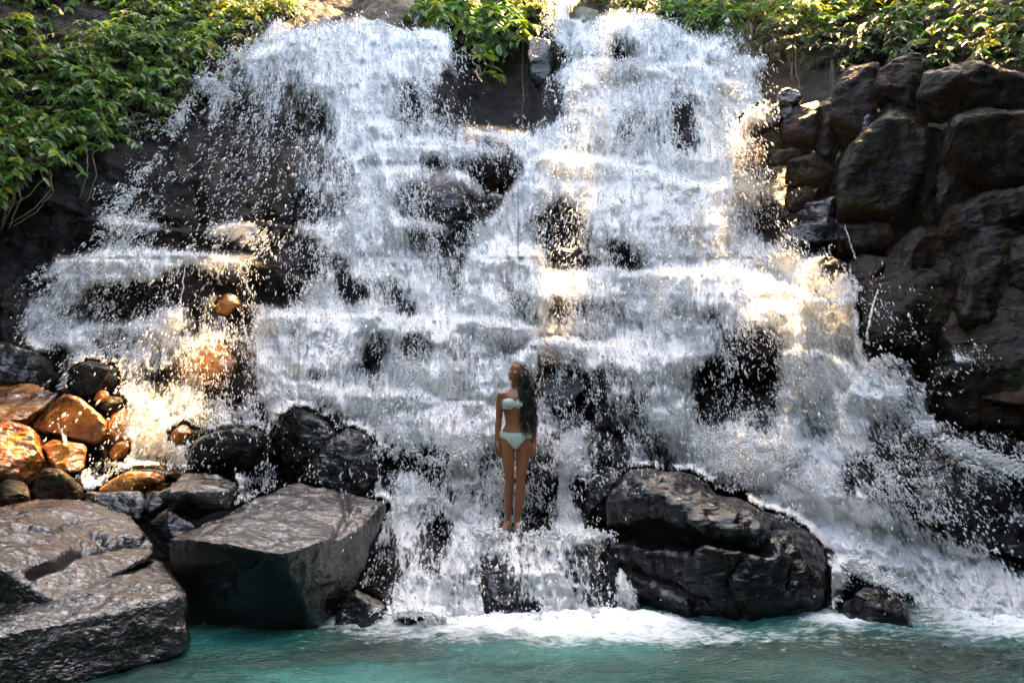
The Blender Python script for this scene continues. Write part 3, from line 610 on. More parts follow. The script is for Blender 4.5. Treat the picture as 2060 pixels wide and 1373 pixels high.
def sheet(name, off, dmul, mistmul, sel, label):
    near = smooth(820, 1000, vy); near2 = smooth(820, 960, vy); fade = float(off > .2)
    u_ = vx - ang * (vy - 600) * .5; n = (fbm(np.stack([u_ / 34, vy / 70, vx * 0 + off * 40], -1), 4, ridged=True) * .13 + fbm(np.stack([u_ / 12, vy / 26, vx * 0 + off * 40], -1), 3, ridged=True) * .06) * (vY / 10) * (1 + .5 * smooth(820, 1000, vy))
    Yv = vY - off - (n + .06) * smooth(.1, .6, D)
    c = Pn(vx, vy, Yv); nr, nc = vx.shape; ii = np.arange(nr * nc).reshape(nr, nc)
    qd = np.stack([ii[:-1, :-1], ii[1:, :-1], ii[1:, 1:], ii[:-1, 1:]], -1).reshape(-1, 4)
    Df = D.ravel(); Yf = Yv.ravel(); qy = Yf[qd]; px_ = vx.ravel()[qd].mean(1); py_ = vy.ravel()[qd].mean(1)
    keep = (Df[qd].max(1) > .04) & ((1 - fade * near2).ravel()[qd].max(1) > .01) & ((qy.max(1) - qy.min(1)) < 1.0) & (Yf[qd].max(1) < 40) & sel(px_, py_) & (c.reshape(-1, 3)[qd][:, :, 2].min(1) > -.05)
    qd = qd[keep]; u, inv = np.unique(qd, return_inverse=True); inv = inv.reshape(qd.shape)
    near = smooth(820, 1000, vy)
    mist = smooth(.25, .9, D) * (1.0 - .70 * near) * mistmul + .5 * np.clip(led_mask(vx, vy), 0, 1) * (D > .2) * mistmul
    uvx = (vx - ang * (vy - np.where(vy < 520, 300, 640)) * .6) / 100; uvy = vy / 100
    sc = 1.0 / (1 + near * .9); 
    o = mesh_np(name, c.reshape(-1, 3)[u], inv, M_veil, attrs={'dens': (np.minimum(D, .92 - .08 * near) * dmul * (1 - fade * near2)).ravel()[u], 'mist': (mist * (1 - fade * near2)).ravel()[u]}, uv=np.stack([uvx * 1, uvy * 1], -1).reshape(-1, 2)[u] + off * 7)
    tag(o, label, 'waterfall', kind='stuff'); return o
sheet('waterfall_water', .05, 1.0, 1.0, lambda x, y: x > -999, 'white water running over the wet black rocks of the whole cascade')
sheet('waterfall_water', .30, .72, .55, lambda x, y: y < 1000, 'thin outer veil of white water falling free in front of the cascade')

# droplets
def drops(name, N, pw_, size, offs, label, seed, aspect=(1.3, 4.2), lo=.05, region=None, big=False):
    g = np.random.default_rng(seed)
    px = g.uniform(-40, 2100, N * 6); py = g.uniform(20, 1262, N * 6)
    if region is not None:
        m = region(px, py); px, py = px[m], py[m]
    wx = fbm(np.stack([px / 90, py / 90, px * 0], -1), 4); wy = fbm(np.stack([px / 90, py / 90, px * 0 + 7], -1), 4)
    d = dens_at(px + wx * 34, py + wy * 34)
    dr = samp((own == 1).astype(float), px, py)
    a = flow(px, py)
    cl = fbm(np.stack([(px - a * (py - 600) * .5) / 26, py / 60, px * 0 + 5], -1), 3); cl2 = fbm(np.stack([(px - a * (py - 600) * .5) / 8, py / 14, px * 0 + 9], -1), 2)
    d = np.where(d > lo, np.clip(d + .7 * patches(px + wx * 46, py + wy * 46), lo + .13, 1), d)
    pr = np.clip(d, 0, 1) ** pw_ * (1 - .93 * smooth(.3, .7, dr)) * np.clip(.5 + cl * 1.3 + cl2 * .9, .03, 2) * (d > lo)
    keep = g.uniform(0, 1.6, len(px)) < pr
    px, py, a, d = px[keep][:N], py[keep][:N], a[keep][:N], d[keep][:N]; n = len(px); print('drops', n, int(keep.sum()))
    Y = samp(WD, px, py); Y = np.where(Y > 30, 16, Y) - offs[0] - g.exponential(offs[1], n) * (Y / 11)
    inp = (px > 985) & (px < 1092) & (py > 730) & (py < 1064); Y = np.where(inp, np.maximum(Y, 8.38), Y)
    c = Pn(px, py, Y)
    s = size[0] * np.exp(g.normal(0, size[1], n)) * Y / F
    el = g.uniform(aspect[0], aspect[1], n) 
    dirx = a * .8 + g.normal(0, .22, n); dv = np.stack([dirx, g.normal(0, .25, n) - .15, -np.ones(n)], -1)
    loose = g.random(n) < .08; dv[loose] = g.normal(0, 1, (loose.sum(), 3)); dv /= np.linalg.norm(dv, axis=1)[:, None]
    rf = g.normal(0, 1, (n, 3)); e1 = np.cross(dv, rf); e1 /= np.linalg.norm(e1, axis=1)[:, None]; e2 = np.cross(dv, e1)
    w1 = s * g.uniform(.7, 1.2, n); w2 = s * g.uniform(.6, 1.1, n)
    k = np.arange(4) * math.pi / 2
    ring = c[:, None] + (np.cos(k)[None, :, None] * (e1 * w1[:, None])[:, None] + np.sin(k)[None, :, None] * (e2 * w2[:, None])[:, None]) + dv[:, None] * (s * g.uniform(-.3, .5, n))[:, None, None]
    tp = c - dv * (s * el)[:, None]; bt = c + dv * (s * el * .8)[:, None]
    V = np.concatenate([ring, tp[:, None], bt[:, None]], 1).reshape(-1, 3)
    base = np.array([[0, 1, 4], [1, 2, 4], [2, 3, 4], [3, 0, 4], [1, 0, 5], [2, 1, 5], [3, 2, 5], [0, 3, 5]])
    Fc = (np.arange(n)[:, None, None] * 6 + base[None]).reshape(-1, 3)
    ok = V[:, 2].reshape(n, 6).min(1) > -.02
    Fc = Fc.reshape(n, 8, 3)[ok].reshape(-1, 3)
    o = mesh_np(name, V, Fc, M_drop); tag(o, label, 'spray', kind='stuff'); return o
drops('water_spray', 300000, 1.45, (1.0, .36), (.04, .22), 'fine white droplets falling in front of the whole cascade', 3, region=lambda x, y: y < 1050)
drops('water_spray', 12000, 1.0, (2.0, .35), (.05, .30), 'larger splashes and clots of white water tumbling down the cascade', 4, aspect=(.8, 2.2))
drops('water_spray', 30000, 1.6, (1.5, .4), (.04, .10), 'thick white flecks leaping over the lower rocks around the woman', 5, aspect=(.8, 2.4), region=lambda x, y: y > 800)


# jets and crowns thrown up where the water strikes
def jets(label, lines, n, dirx, up, ln, r0, seed):
    g = np.random.default_rng(seed); C = []; Rr = []; Dv = []
    for k in range(n):
        pl = lines[g.integers(len(lines))]; q_ = g.integers(len(pl) - 1); f = g.random()
        px = pl[q_][0] * (1 - f) + pl[q_ + 1][0] * f + g.normal(0, 7); py = pl[q_][1] * (1 - f) + pl[q_ + 1][1] * f + g.normal(0, 7)
        Y = min(float(np.squeeze(samp(WD, np.array([px]), np.array([py])))), 16.5) - .12 - g.random() * .25
        p = np.array(P(px, py, Y)); sc_ = Y / F; v = np.array([dirx + g.normal(0, .5), -.3 + g.normal(0, .3), up * g.uniform(.2, 1.3)]); L_ = ln * sc_ * g.uniform(.3, 1.2); m_ = g.integers(4, 11)
        for i in range(m_):
            t_ = i / m_ + g.normal(0, .02); C.append(p + v * t_ * L_ + np.array([0, 0, -1.1]) * t_ ** 2 * L_ + g.normal(0, 2.0, 3) * sc_)
            Rr.append(r0 * sc_ * (1.15 - .75 * t_) * g.uniform(.6, 1.3)); Dv.append(v + np.array([0, 0, -2.2]) * t_ + g.normal(0, .2, 3))
    c = np.array(C); s = np.array(Rr); dv = np.array(Dv); dv /= np.linalg.norm(dv, axis=1)[:, None]; n = len(c)
    rf = g.normal(0, 1, (n, 3)); e1 = np.cross(dv, rf); e1 /= np.linalg.norm(e1, axis=1)[:, None]; e2 = np.cross(dv, e1); k = np.arange(5) * math.pi * .4
    ring = c[:, None] + (np.cos(k)[None, :, None] * (e1 * s[:, None])[:, None] + np.sin(k)[None, :, None] * (e2 * s[:, None] * .8)[:, None])
    el = g.uniform(1.3, 3.2, n); V = np.concatenate([ring, (c - dv * (s * el)[:, None])[:, None], (c + dv * (s * el)[:, None])[:, None]], 1).reshape(-1, 3)
    base = np.array([[i, (i + 1) % 5, 5] for i in range(5)] + [[(i + 1) % 5, i, 6] for i in range(5)])
    o = mesh_np('water_splash', V, (np.arange(n)[:, None, None] * 7 + base[None]).reshape(-1, 3), M_drop); tag(o, label, 'splash', kind='stuff')
jets('splashes leaping along the lip and ragged outer edge of the left fall', [[(480, 110), (600, 62), (740, 52), (860, 80)], [(540, 90), (410, 170), (340, 280), (250, 410), (205, 490)], [(410, 160), (470, 200)]], 420, -.5, .9, 34, 2.0, 61)
jets('splashes leaping along the lip of the right fall', [[(1115, 30), (1150, 70), (1200, 75), (1260, 42), (1340, 60), (1400, 105), (1460, 100)], [(1210, 150), (1290, 130)]], 420, .05, 1.0, 32, 2.0, 62)
jets('splashes bursting along the outer edge of the right hand stream', [[(1560, 575), (1650, 620), (1700, 700), (1760, 780), (1800, 820), (1900, 900), (1990, 950)], [(1900, 890), (2060, 950)], [(1700, 1130), (1800, 1180)]], 480, .7, .6, 40, 2.3, 63)
jets('splashes over the middle ledges of the cascade', [[(560, 640), (700, 645), (960, 650)], [(1060, 715), (1350, 720)], [(780, 300), (1000, 310)], [(1070, 560), (1360, 560)], [(60, 560), (300, 520)], [(760, 780), (900, 800)]], 240, 0, .6, 24, 1.7, 64)
jets('splashes round the rocks at the feet of the woman and the base of the cascade', [[(770, 1235), (900, 1240), (1100, 1235), (1290, 1240)], [(960, 1070), (1010, 1078)], [(1060, 1076), (1240, 1075)], [(760, 900), (900, 930), (980, 880)], [(1130, 900), (1180, 950)]], 420, 0, .7, 30, 2.3, 65)
def trickle(label, pts, w, off=.07, seed=0):
    g = np.random.default_rng(seed); mb = MB(); a = np.array(pts, float); t_ = np.linspace(0, len(a) - 1, 34); i = np.minimum(t_.astype(int), len(a) - 2); f = (t_ - i)[:, None]; c = a[i] * (1 - f) + a[i + 1] * f
    c[:, 0] += np.cumsum(g.normal(0, .8, 34)); Yt = np.minimum(samp(dep, c[:, 0], c[:, 1]), 20) - off; Yt = np.convolve(np.pad(Yt, 3, mode='edge'), np.ones(7) / 7, 'valid')
    tube(mb, Pn(c[:, 0], c[:, 1], Yt), w * g.uniform(.3, 1.2, 34) * np.linspace(.5, 1.1, 34) * Yt / F, 5); tag(mb.build('trickle', M_drop), label, 'trickle', 'trickles of water')
trickle('white trickle falling down the broad grey sheeted face on the right', [(1766, 582), (1755, 610), (1748, 650), (1744, 690)], 3.2, seed=1)
trickle('thin trickle running down the crack beside the great brown pillar', [(1700, 452), (1708, 480), (1716, 505), (1722, 520)], 2, seed=2)
trickle('thin white trickle falling from the middle of the left ledge', [(372, 535), (370, 580), (364, 612), (360, 640)], 2.2, off=.2, seed=3)
trickle('trickle running down the middle of the tawny angular boulder', [(116, 850), (124, 868), (136, 890)], 3.5, seed=4)
trickle('narrow strand of water at the right edge of the right fall', [(1452, 90), (1450, 160), (1458, 220), (1480, 270)], 2.2, off=.2, seed=5)

# ------------------------------------------------------------------ pool
def axis(segs):
    a = [np.arange(x0, x1, st) for x0, x1, st in segs]; return np.concatenate(a + [[segs[-1][1]]])
wx_ = axis([(-60, -9, 3), (-9, -5, .25), (-5, 5.5, .028), (5.5, 9, .25), (9, 61, 3)]); wy_ = axis([(-60, 2, 3), (2, 4.6, .2), (4.6, 8.2, .028), (8.2, 12, .4)])
ax, ay = np.meshgrid(wx_, wy_)
p3 = np.stack([ax * 1.0, ay * 1.9, ax * 0], -1)
amp = np.exp(-np.clip(6.9 - ay, 0, 9) / 2.5)
az = fbm(p3 * 1.1, 2) * .05 + fbm(p3 * 3.2 + 4, 3) * .034 + fbm(p3 * 11 + 2, 3) * .007 * (1 + amp)
def gs_(x, y, cx, cy, rx, ry): return np.exp(-((x - cx) / rx) ** 2 - ((y - cy) / ry) ** 2)
foam = .95 * gs_(ax, ay, -.1, 6.75, 1.05, .33) + 1.0 * gs_(ax, ay, .9, 6.72, .55, .22) + .65 * gs_(ax, ay, .3, 6.3, 1.3, .26) + .9 * gs_(ax, ay, -.9, 6.9, .5, .3) \
   + .8 * gs_(ax, ay, 2.68, 6.72, .3, .2) + 1.25 * gs_(ax, ay, 4.6, 6.85, 1.05, .5) + .6 * gs_(ax, ay, 4.4, 6.35, .7, .2) + .22 * gs_(ax, ay, 1.8, 6.2, 2.2, .5)
az = az + np.clip(foam, 0, 1) * (.03 + .05 * fbm(p3 * 6 + 8, 4, ridged=True))
ii = np.arange(ax.size).reshape(ax.shape)
m, t, ns, L = new_mat('pool_water'); out = nd(ns, 'ShaderNodeOutputMaterial'); bs = nd(ns, 'ShaderNodeBsdfPrincipled')
tc = nd(ns, 'ShaderNodeTexCoord'); n1 = nd(ns, 'ShaderNodeTexNoise'); n1.inputs['Scale'].default_value = .55; n1.inputs['Detail'].default_value = 5
mp = nd(ns, 'ShaderNodeMapping'); mp.inputs['Scale'].default_value = (1, 2.4, 1); L.new(tc.outputs['Object'], mp.inputs[0]); L.new(mp.outputs[0], n1.inputs['Vector'])
r = ramp(ns, [(.34, (.002, .020, .017)), (.5, (.008, .062, .052)), (.66, (.035, .16, .14))]); L.new(n1.outputs[0], r.inputs[0])
n2 = nd(ns, 'ShaderNodeTexNoise'); n2.inputs['Scale'].default_value = 7; n2.inputs['Detail'].default_value = 8; n2.inputs['Roughness'].default_value = .68; n2.inputs['Distortion'].default_value = .8
L.new(mp.outputs[0], n2.inputs['Vector'])
at = nd(ns, 'ShaderNodeAttribute', attribute_name='foam')
ad = nd(ns, 'ShaderNodeMath', operation='MULTIPLY_ADD'); L.new(at.outputs['Fac'], ad.inputs[0]); ad.inputs[1].default_value = .62; L.new(n2.outputs[0], ad.inputs[2])
mr = nd(ns, 'ShaderNodeMapRange'); mr.inputs['From Min'].default_value = .64; mr.inputs['From Max'].default_value = 1.08; L.new(ad.outputs[0], mr.inputs['Value'])
mx = nd(ns, 'ShaderNodeMix', data_type='RGBA'); L.new(mr.outputs[0], mx.inputs['Factor']); L.new(r.outputs[0], mx.inputs['A']); mx.inputs['B'].default_value = (.84, .90, .91, 1)
L.new(mx.outputs['Result'], bs.inputs['Base Color'])
ro = nd(ns, 'ShaderNodeMapRange'); L.new(mr.outputs[0], ro.inputs['Value']); ro.inputs['To Min'].default_value = .06; ro.inputs['To Max'].default_value = .7; L.new(ro.outputs[0], bs.inputs['Roughness'])
bs.inputs['IOR'].default_value = 1.33
b = nd(ns, 'ShaderNodeBump'); b.inputs['Strength'].default_value = .6; b.inputs['Distance'].default_value = .03
n3 = nd(ns, 'ShaderNodeTexNoise'); n3.inputs['Scale'].default_value = 22; n3.inputs['Detail'].default_value = 5; L.new(mp.outputs[0], n3.inputs['Vector']); L.new(n3.outputs[0], b.inputs['Height']); L.new(b.outputs[0], bs.inputs['Normal'])
L.new(bs.outputs[0], out.inputs[0])
mesh_np('pool_water', np.stack([ax, ay, az], -1).reshape(-1, 3), np.stack([ii[:-1, :-1], ii[:-1, 1:], ii[1:, 1:], ii[1:, :-1]], -1).reshape(-1, 4), m, attrs={'foam': foam.ravel()})['kind'] = 'structure'

# ------------------------------------------------------------------ leaves
LV = np.array([[0, 0, 0], [-.5, .28, .05], [-.42, .62, .03], [0, 1, -.10], [.42, .62, .03], [.5, .28, .05], [0, .45, -.03]])
LFQ = np.array([[0, 6, 1, 1], [1, 6, 2, 2], [2, 6, 3, 3], [3, 6, 4, 4], [4, 6, 5, 5], [5, 6, 0, 0]])[:, :3]
def leaves_mesh(name, pos, dirs, ups, L_, W_, mats, midx, parent=None, origin=None):
    pos = np.asarray(pos, float); dirs = np.asarray(dirs, float); ups = np.asarray(ups, float); n = len(pos)
    dirs /= np.linalg.norm(dirs, axis=1)[:, None] + 1e-9; sx = np.cross(dirs, ups); sx /= np.linalg.norm(sx, axis=1)[:, None] + 1e-9; up = np.cross(sx, dirs)
    V = pos[:, None] + LV[None, :, 0:1] * sx[:, None] * np.asarray(W_)[:, None, None] + LV[None, :, 1:2] * dirs[:, None] * np.asarray(L_)[:, None, None] + LV[None, :, 2:3] * up[:, None] * np.asarray(L_)[:, None, None]
    Fc = (np.arange(n)[:, None, None] * 7 + LFQ[None]).reshape(-1, 3)
    if origin is not None: V = V - np.asarray(origin)
    return mesh_np(name, V.reshape(-1, 3), Fc, None, parent, mats=mats, midx=np.repeat(np.asarray(midx), 6))
def shrub(name, label, cat, reg, nstem, ln=(.5, 1.1), leaf=(.13, .21), mats=None, yel=.08, lift=.35, droop=1.0, nl=14, seed=0, out_=.5, group=None, yoff=0, leaf_w=.42):
    """reg: list of (px, py, rx, ry) patches of the bank the stems grow from"""
    g = np.random.default_rng(100 + seed); pos = []; dr = []; up = []; Ls = []; Ws = []; mi = []; st = MB()
    for k in range(nstem):
        cx, cy, rx, ry = reg[g.integers(len(reg))]
        th = g.uniform(0, 2 * math.pi); rr = math.sqrt(g.uniform()); px = cx + rx * rr * math.cos(th); py = cy + ry * rr * math.sin(th)
        Yc = float(cliff_depth(px, py)) + .1 + yoff; p0 = np.array(P(px, py, Yc))
        l = g.uniform(*ln); d0 = np.array([g.normal(0, .45), -out_ - g.random() * .5, lift + g.normal(0, .25)]); d0 /= np.linalg.norm(d0)
        T = np.linspace(0, 1, 9); pts = p0 + d0 * (T * l)[:, None] + np.array([0, 0, -1.0]) * (T ** 2 * l * droop * .6)[:, None] + np.array([g.normal(0, .1), 0, 0]) * (T ** 2)[:, None]
        tube(st, pts, np.linspace(.008, .003, 9), 4)
        tg = np.gradient(pts, axis=0); yl = 1 if g.random() < yel else 0
        for q in range(nl):
            tt = g.uniform(.15, 1) * 8; i = int(min(tt, 7.99)); f = tt - i; c = pts[i] * (1 - f) + pts[i + 1] * f; sd = 1 if q % 2 else -1
            t_ = tg[i] / np.linalg.norm(tg[i]); s_ = np.cross(t_, [0, 0, 1]); s_ /= np.linalg.norm(s_) + 1e-9
            d = t_ * .6 + s_ * sd * g.uniform(.4, 1.0) + np.array([0, 0, -g.uniform(.1, .8)]) + g.normal(0, .15, 3)
            pos.append(c); dr.append(d); up.append(np.array([0, -.35, 1]) + g.normal(0, .3, 3)); z = g.uniform(*leaf); Ls.append(z); Ws.append(z * g.uniform(leaf_w * .85, leaf_w * 1.2)); mi.append(yl if g.random() > .1 else 1 - yl)
    c = np.mean(pos, 0); e = empty(name, c); tag(e, label, cat, group)
    leaves_mesh('foliage', pos, dr, up, Ls, Ws, mats or [M_leaf, M_leaf_y], mi, e, c); st.build('stem', M_vine, e, off=c)
    return e
GL = 'leafy shrubs on the left bank'
shrub('leafy_shrub', 'dense green leafy shrub in the very top left corner', 'shrub', [(30, 20, 90, 70), (-60, 90, 80, 80)], 120, seed=1, group=GL, yel=.15)
shrub('leafy_shrub', 'broad leaved shrub at the left edge just below the top corner shrub', 'shrub', [(20, 150, 90, 60), (-40, 190, 60, 60)], 130, seed=2, group=GL)
shrub('leafy_shrub', 'green shrub at the left edge halfway down the bank, above the roots', 'shrub', [(30, 270, 80, 60), (90, 290, 60, 50)], 140, seed=3, group=GL, yel=.14)
shrub('leafy_shrub', 'lowest leafy shrub on the left edge with bare roots hanging under it', 'shrub', [(20, 345, 60, 40), (-40, 330, 60, 50)], 90, seed=4, group=GL, yel=.2)
shrub('leafy_shrub', 'drooping green shrub in the middle of the left bank', 'shrub', [(170, 150, 70, 50), (190, 210, 60, 50)], 150, seed=5, group=GL, yel=.05)
shrub('leafy_shrub', 'grassy bright green shrub leaning right under the dark gap at the upper left', 'shrub', [(290, 70, 70, 35), (230, 100, 60, 30)], 130, seed=6, group=GL, leaf=(.12, .19), leaf_w=.28)
shrub('leafy_shrub', 'dark green shrub reaching towards the spray of the left fall', 'shrub', [(330, 140, 60, 40), (300, 190, 50, 40)], 110, seed=7, group=GL, yel=.04)
shrub('leafy_shrub', 'low shrub beside the left fall right of the dark green shrub, near its lip', 'shrub', [(430, 75, 60, 30), (400, 105, 40, 25)], 90, seed=8, group=GL, leaf_w=.3)
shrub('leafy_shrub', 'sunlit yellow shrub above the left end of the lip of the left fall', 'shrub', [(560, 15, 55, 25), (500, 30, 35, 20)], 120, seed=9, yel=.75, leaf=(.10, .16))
shrub('leafy_shrub', 'green shrub at the top edge between the left corner and the yellow shrub', 'shrub', [(420, 5, 60, 25)], 35, seed=10, yel=.2)
shrub('leafy_shrub', 'small leafy sprig low on the left bank above the layered dark rock', 'shrub', [(160, 290, 50, 30), (210, 260, 30, 20)], 70, seed=11, group=GL)
shrub('hanging_plant', 'large cluster of hanging leaves between the two falls at the top centre', 'hanging plant', [(950, 20, 75, 40), (1000, 60, 50, 40), (890, 10, 50, 30)], 190, seed=12, yoff=-.5, leaf=(.20, .30), ln=(.4, .9), droop=1.4, yel=.16)
shrub('hanging_plant', 'small trailing spray of yellow green leaves hanging below the large cluster', 'hanging plant', [(972, 118, 14, 25), (990, 150, 12, 15)], 16, seed=13, yoff=-.9, leaf=(.15, .22), ln=(.2, .4), yel=.6, nl=8)
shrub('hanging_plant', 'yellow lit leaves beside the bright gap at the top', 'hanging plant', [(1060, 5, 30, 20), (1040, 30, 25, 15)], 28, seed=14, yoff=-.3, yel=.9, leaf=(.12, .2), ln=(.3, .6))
shrub('leafy_shrub', 'yellow green shrub behind the mossy boulder at the top of the right fall', 'shrub', [(1225, 0, 40, 18), (1290, 0, 50, 20)], 60, seed=15, yel=.7, leaf=(.10, .17))
GR = 'leafy shrubs over the right wall'
shrub('leafy_shrub', 'green shrub hanging over the right edge of the right fall', 'shrub', [(1400, 25, 60, 25), (1420, 50, 30, 20)], 120, seed=16, group=GR, yel=.2)
shrub('leafy_shrub', 'shrub with long vines below it, above the dark recess right of the falls', 'shrub', [(1530, 20, 60, 30), (1570, 40, 50, 30)], 120, seed=17, group=GR, yel=.15, leaf_w=.3)
shrub('leafy_shrub', 'bright yellow green sunlit shrub at the top right of centre', 'shrub', [(1680, 15, 50, 25), (1650, 40, 40, 25)], 110, seed=18, group=GR, yel=.65, leaf=(.14, .24))
shrub('leafy_shrub', 'dim shrub at the top right between the bright shrub and the corner', 'shrub', [(1830, 10, 70, 30)], 90, seed=19, group=GR, yel=.3)
shrub('leafy_shrub', 'dark shrub with gold lit leaves in the top right corner', 'shrub', [(1980, 30, 80, 50), (2040, 90, 50, 50)], 130, seed=20, group=GR, yel=.35, leaf=(.13, .2))
shrub('leafy_shrub', 'sparse shrub of orange and yellow leaves over the wide shaded ledge', 'shrub', [(1920, 100, 70, 35)], 45, seed=21, group=GR, yel=.6, leaf=(.12, .18))

shrub('leafy_shrub', 'shrub filling the top edge right of the top left corner', 'shrub', [(130, -15, 80, 30), (250, -10, 70, 30)], 130, seed=22, group=GL, yel=.2)
shrub('leafy_shrub', 'shrub on the top edge above the grassy bright green shrub', 'shrub', [(350, 10, 60, 30), (300, 0, 60, 30)], 110, seed=23, group=GL, yel=.25)
shrub('leafy_shrub', 'leafy overhang on the top edge right of the bright sunlit shrub', 'shrub', [(1760, 20, 60, 30), (1740, -20, 60, 30)], 120, seed=24, group=GR, yel=.2)
shrub('leafy_shrub', 'dark leafy overhang above the dark blocky overhang of rock', 'shrub', [(1850, 60, 70, 30), (1900, 20, 60, 30)], 120, seed=25, group=GR, yel=.2)
shrub('leafy_shrub', 'thick leaves hanging between the right fall shrub and the vines', 'shrub', [(1480, 0, 60, 25), (1460, 40, 40, 20)], 110, seed=26, group=GR, yel=.15)
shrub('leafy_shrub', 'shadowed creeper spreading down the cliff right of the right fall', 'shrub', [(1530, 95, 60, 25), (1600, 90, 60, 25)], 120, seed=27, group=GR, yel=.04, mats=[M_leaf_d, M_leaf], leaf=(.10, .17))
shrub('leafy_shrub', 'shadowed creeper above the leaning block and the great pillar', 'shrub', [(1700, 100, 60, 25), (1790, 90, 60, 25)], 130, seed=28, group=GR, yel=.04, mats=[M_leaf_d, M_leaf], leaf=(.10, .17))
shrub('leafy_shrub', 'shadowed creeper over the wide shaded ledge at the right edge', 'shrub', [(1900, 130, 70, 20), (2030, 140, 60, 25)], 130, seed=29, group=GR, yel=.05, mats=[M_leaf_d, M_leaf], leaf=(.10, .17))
shrub('leafy_shrub', 'dark fern like growth under the low shrub beside the left fall', 'shrub', [(380, 180, 50, 30), (320, 250, 40, 40)], 70, seed=30, group=GL, yel=.02, mats=[M_leaf_d, M_leaf], leaf=(.08, .14), leaf_w=.2)
# hanging vines and roots
def vine(label, pts, rad, name='vine', cat='vine', Yoff=-.35, group=None, extra=0):
    mb = MB(); g = np.random.default_rng(int(pts[0][0] * 7 + pts[0][1]))
    for k in range(1 + extra):
        a = []
        for i in range(len(pts) - 1):
            for t_ in np.linspace(0, 1, 8, endpoint=False): a.append((pts[i][0] * (1 - t_) + pts[i + 1][0] * t_, pts[i][1] * (1 - t_) + pts[i + 1][1] * t_))
        a = np.array(a + [pts[-1]], float); a[:, 0] += np.cumsum(g.normal(0, 1.2, len(a))) + k * g.uniform(-14, 14); a[:, 1] += k * g.uniform(-20, 10)
        Y = cliff_depth(a[:, 0], a[:, 1]); Y = np.minimum.accumulate(np.minimum(Y + Yoff, Y[0] + Yoff + .6)) if Yoff else Y
        c = Pn(a[:, 0], a[:, 1], Y); tube(mb, c, np.linspace(rad, rad * .45, len(a)), 5)
    o = mb.build(name, M_vine); tag(o, label, cat, group); return o
GV = 'roots and vines'
vine('thin vine hanging straight down beside the right edge of the hanging leaves', [(1055, 60), (1056, 150), (1054, 270)], .010)
vine('long green vine hanging at the left end of the right rock wall', [(1503, 40), (1508, 120), (1515, 195), (1540, 200)], .02, extra=2)
vine('thin vine looping to the right under the long green vine', [(1515, 195), (1540, 198), (1562, 175)], .009)
vine('pair of thin vines hanging over the dark recess on the right', [(1600, 80), (1604, 150), (1612, 180)], .012, extra=2)
vine('vine with a glint of sun hanging left of the leaning block', [(1674, 60), (1676, 130), (1674, 215)], .010, extra=1)
vine('forked brown root at the lower end of the left bank', [(100, 340), (105, 380), (70, 420), (20, 450)], .016, name='root', cat='root', extra=2)
vine('pale root crossing the dark earth at the left edge', [(30, 350), (40, 400), (10, 460)], .018, name='root', cat='root', extra=2)
vine('thin root hanging under the drooping green shrub', [(250, 220), (262, 260), (268, 290)], .010, name='root', cat='root', extra=1)
vine('thin root dangling above the spray in the middle of the left bank', [(300, 160), (292, 200), (296, 210)], .010, name='root', cat='root', extra=1)
vine('short root near the small leafy sprig', [(175, 300), (180, 350), (160, 400)], .010, name='root', cat='root', extra=1)

# ------------------------------------------------------------------ unseen trees added above the falls: crown gaps cut to aim sun dapples
S = np.array(SUN); E1 = np.cross(S, [0, 0, 1.]); E1 /= np.linalg.norm(E1); E2 = np.cross(S, E1)
HOLES = [(30,805,50),(110,850,45),(30,900,80),(130,900,60),(200,930,62),(190,985,55),(260,920,45),(320,930,36),(150,960,50),(425,735,45),(455,612,18),(205,795,14),
 (1130,330,58),(1175,350,40),(1110,715,62),(1160,670,42),(1080,345,24),(1100,660,30),(1380,565,75),(1450,570,95),(1520,580,100),(1590,595,90),(1650,620,60),(1480,520,50),(1560,520,50),(1490,430,26),(1545,470,50),(1600,640,60),(1500,690,40),(1560,760,30),(1420,640,25),
 (1690,508,16),(2040,440,50),(2020,425,40),(1500,305,14),(1600,325,14),(560,15,90),(620,20,90),(730,20,55),(780,30,40),(610,80,30),(1060,0,80),(1120,20,90),(1250,5,80),(960,20,60),(1180,-20,90),(1680,30,75),(1650,60,40),(1880,90,50),(1940,110,50),(2020,60,40),(1420,20,40),(1560,20,40),(300,60,30),(230,90,20),(60,90,30),(120,180,20),(1760,10,30),
 (1720,160,10),(1676,125,8),(720,520,18),(350,260,10),(290,160,8),(1640,650,25),(1880,1080,22),(330,970,30),(225,985,30),(1290,540,18),(60,620,20)]
hc = []
for px, py, r_ in HOLES:
    Y = float(np.squeeze(samp(wetdep, np.array([px]), np.array([py])))); Y = Y if Y < 40 else float(cliff_depth(px, py)); Yd = min(Y, float(np.squeeze(samp(dep, np.array([px]), np.array([py]))))) if own[(py - OY) // GS, (px - OX) // GS] else Y
    p = np.array(P(px, py, Yd)); hc.append((p @ E1, p @ E2, r_ / F * Yd))
hc = np.array(hc)
g = np.random.default_rng(5)
vis = np.array([P(x, y, float(cliff_depth(x, y))) for x in range(-300, 2400, 90) for y in range(-200, 1420, 90)]); vis = np.concatenate([vis, [[-7, 3, 0], [7, 3, 0]]])
A, B = vis @ E1, vis @ E2
def crown_pts(n, a0, a1, b0, b1, z0, z1):
    a = g.uniform(a0, a1, n); b = g.uniform(b0, b1, n); z = g.uniform(z0, z1, n)
    base = a[:, None] * E1 + b[:, None] * E2; t_ = (z - base[:, 2]) / S[2]; return base + t_[:, None] * S, a, b
pts, a, b = crown_pts(30000, A.min() - 2, A.max() + 2, B.min() - 2, B.max() + 2, 36, 42)
d2 = ((a[:, None] - hc[None, :, 0]) ** 2 + (b[:, None] - hc[None, :, 1]) ** 2) / (hc[None, :, 2] + .22) ** 2
clump = fbm(pts * .5, 2)
